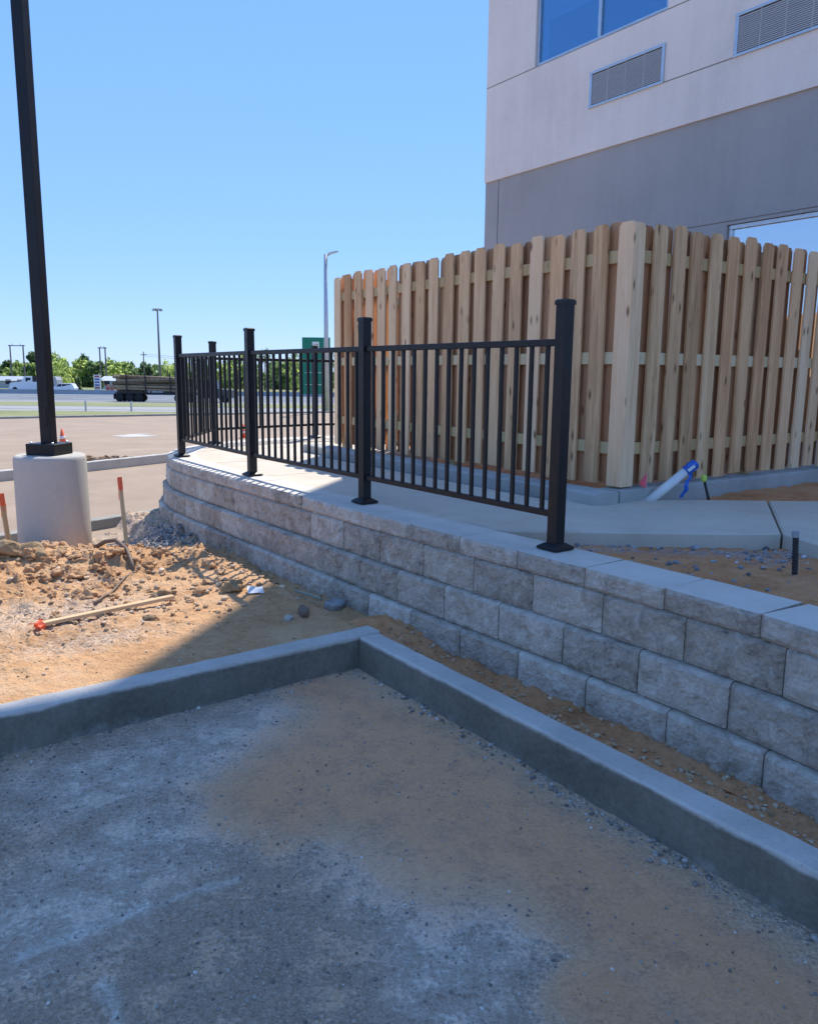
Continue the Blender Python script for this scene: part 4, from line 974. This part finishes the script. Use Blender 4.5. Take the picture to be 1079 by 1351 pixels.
MB().tube([(0,0,0),(0,0,18.8)], [.34,.16], 10).build('mast', POLEM, hm)
MB().lathe([(.2,18.6),(1.0,18.7),(1.05,18.85),(.2,18.95)], 16).build('lamp_ring', GALV, hm)
for k in range(6): a = k*math.pi/3; MB().box(-.22,.22,-.2,.2,18.35,18.7).build('lamp_head', GALV, hm, (1.0*math.cos(a), 1.0*math.sin(a), 0))
ps = empty('price_sign', (-66.0, 170, -2.7)); tag(ps, 'white roadside price sign with blue and red panels left of the logging truck', 'sign')
MB().bbox(-.72, .72, -.15, .15, .0, 3.45, .03).build('cabinet', WHITEP, ps)
PBL = plain('panel_blue', (.10,.13,.42), .5); PRD = plain('panel_red', (.42,.07,.10), .5)
for k, (z, mt) in enumerate(((2.95,PRD),(2.35,PBL),(1.75,PBL),(1.15,PBL),(.6,PRD))): MB().box(-.5, .5, -.175, -.155, z, z+.36).build('panel', mt, ps)
for k, x in enumerate((-64.2, -63.3)):
    o = MB().bbox(-.32, .32, -.25, .25, 0, 1.35, .03).build('fuel_pump', PRD, None, (x, 171, -2.6)); tag(o, ['small red fuel pump next to the price sign', 'small red fuel pump farther right from the price sign'][k], 'fuel pump')
def hut(x, y, z, wdt, dp, h, label, mat):
    e = empty('distant_building', (x, y, z)); tag(e, label, 'building')
    MB().box(0, wdt, 0, dp, 0, h).build('wall', mat, e)
    MB().add([(-.4,-.4,h),(wdt+.4,-.4,h),(wdt+.4,dp+.4,h),(-.4,dp+.4,h),(-.4,dp/2,h+1.1),(wdt+.4,dp/2,h+1.1)], [(0,1,5,4),(2,3,4,5),(0,4,3),(1,2,5),(3,2,1,0)]).build('roof', GALV, e)
    for k in range(int(wdt/3.)): MB().box(1+k*3., 2.4+k*3., -.03, .02, .2 if k % 2 else 1.1, 2.3).build('door' if k % 2 else 'window', DARK, e)
hut(-77, 200, -3.1, 9, 8, 2.3, 'low pale shed with a metal roof behind the white car', plain('shed_wall', (.5,.52,.55), .8))
hut(-110, 205, -3.1, 12, 8, 2.0, 'low pale shed with a metal roof behind the white dump truck', plain('shed_wall_b', (.45,.46,.47), .8))

# ------------------------------------------------------------------ trees
rt_ = random.Random(21)
def leaves(m, cx, cy, z0, z1, rad, n, size, conic=False, rnd=rt_):
    cl = []
    for k in range(max(6, n//26)):
        for _ in range(20):
            h = rnd.random(); prof_ = (1-h)**.8 if conic else math.sqrt(max(.05, 1-(2*h-.95)**2)); a = rnd.uniform(0, 6.28); rr_ = rad*prof_*math.sqrt(rnd.random())
            break
        cl.append((cx+rr_*math.cos(a), cy+rr_*math.sin(a), z0+(z1-z0)*h, rad*rnd.uniform(.18, .34)))
    for k in range(n):
        x, y, z, r = rnd.choice(cl); d = Vector((rnd.gauss(0,1), rnd.gauss(0,1), rnd.gauss(0,.8))); d = d.normalized()*r*rnd.random()**.4
        c = Vector((x, y, z))+d; nrm = (d.normalized()+Vector((rnd.gauss(0,.5), rnd.gauss(0,.5), rnd.gauss(.3,.5)))).normalized()
        a = nrm.orthogonal().normalized(); b = nrm.cross(a); s = size*rnd.uniform(.5, 1.2); th = rnd.uniform(0, 6.28); a2 = a*math.cos(th)+b*math.sin(th); b2 = nrm.cross(a2)
        m.add([c-a2*s, c-b2*s*.6, c+a2*s, c+b2*s*.6], [(0,1,2,3)])
def trunk(m, cx, cy, z0, z1, r, rnd=rt_, limbs=5):
    m.tube([(cx,cy,z0),(cx+rnd.uniform(-.2,.2),cy,z0+(z1-z0)*.5),(cx+rnd.uniform(-.3,.3),cy,z1)], [r,r*.7,r*.25], 7)
    for k in range(limbs):
        h = z0+(z1-z0)*rnd.uniform(.3,.8); a = rnd.uniform(0,6.28); l = (z1-z0)*rnd.uniform(.15,.28)
        m.tube([(cx,cy,h),(cx+l*math.cos(a)*.6,cy+l*math.sin(a)*.6,h+l*.5),(cx+l*math.cos(a),cy+l*math.sin(a),h+l*.9)], [r*.4,r*.25,r*.1], 5)
# far wood: one mass for each leaf colour
for li, (lf, nm) in enumerate(((0, 'mid green'), (1, 'yellow green'), (2, 'dark green'))):
    m = MB(); tm = MB()
    for k in range(95):
        x = -225 + 300*(k+rt_.random())/95; y = rt_.uniform(238, 300); h = rt_.uniform(6.9, 9.2)*(1.12 if li == 2 else 1)*(1.0+.14*math.sin(x*.11+li))
        if x < -60: h *= .95
        leaves(m, x, y, -3.6, -3.9+h, rt_.uniform(3.2, 5.0), 420, .72, conic=(li == 2 and rt_.random() < .6))
        trunk(tm, x, y, -4, -3.9+h*.8, .2, limbs=2)
    o = m.build('far_wood', LEAVES[lf]); tag(o, 'far-off wood of %s trees along the horizon' % nm, 'trees', None, 'stuff')
    o = tm.build('far_wood_trunks', TRUNK); tag(o, 'thin trunks inside the far-off %s wood' % nm, 'trees', None, 'stuff')
def tree(name, x, y, z, h, rad, li, label, conic=False, n=900):
    e = empty(name, (x, y, z)); tag(e, label, 'tree')
    m = MB(); leaves(m, 0, 0, h*(.05 if conic else .12), h, rad, n, .3, conic); m.build('crown', LEAVES[li], e)
    m = MB(); trunk(m, 0, 0, 0, h*.85, .2); m.build('trunk', TRUNK, e)
tree('leafy_tree', -93.5, 215, -3.3, 7.0, 3.2, 1, 'bright yellow green tree right behind the lamp post')
tree('leafy_tree', -98.5, 220, -3.3, 8.2, 3.0, 0, 'mid green rounded tree partly hidden by the lamp post')
tree('leafy_tree', -113, 214, -3.3, 6.2, 3.4, 0, 'dense mid green tree behind the cab of the white dump truck')
tree('leafy_tree', -122, 212, -3.3, 4.0, 3.2, 1, 'low yellow green tree at the far left edge of the picture')
tree('conifer', -73.3, 178, -2.8, 2.9, .75, 2, 'small dark cone-shaped evergreen just right of the white car', True, 420)
tree('conifer', -70.0, 182, -2.8, 3.9, .95, 2, 'dark cone-shaped evergreen touching the left side of the price sign', True, 420)
tree('leafy_tree', -71, 236, -3.4, 8.0, 3.6, 1, 'broad yellow green tree behind the logs of the truck')
for k, (x, h, r_) in enumerate(((-37, 10.5, 3.4), (-29, 9.5, 3.2), (-21, 10.8, 3.3))):
    tree('leafy_tree', x, 205, -3.2, h, r_, 2 if k != 1 else 0, ['dark tall tree seen through the railing left of the green sign', 'mid green tree directly behind the green road sign', 'dark tall tree at the left end of the wooden fence'][k], False, 1100)
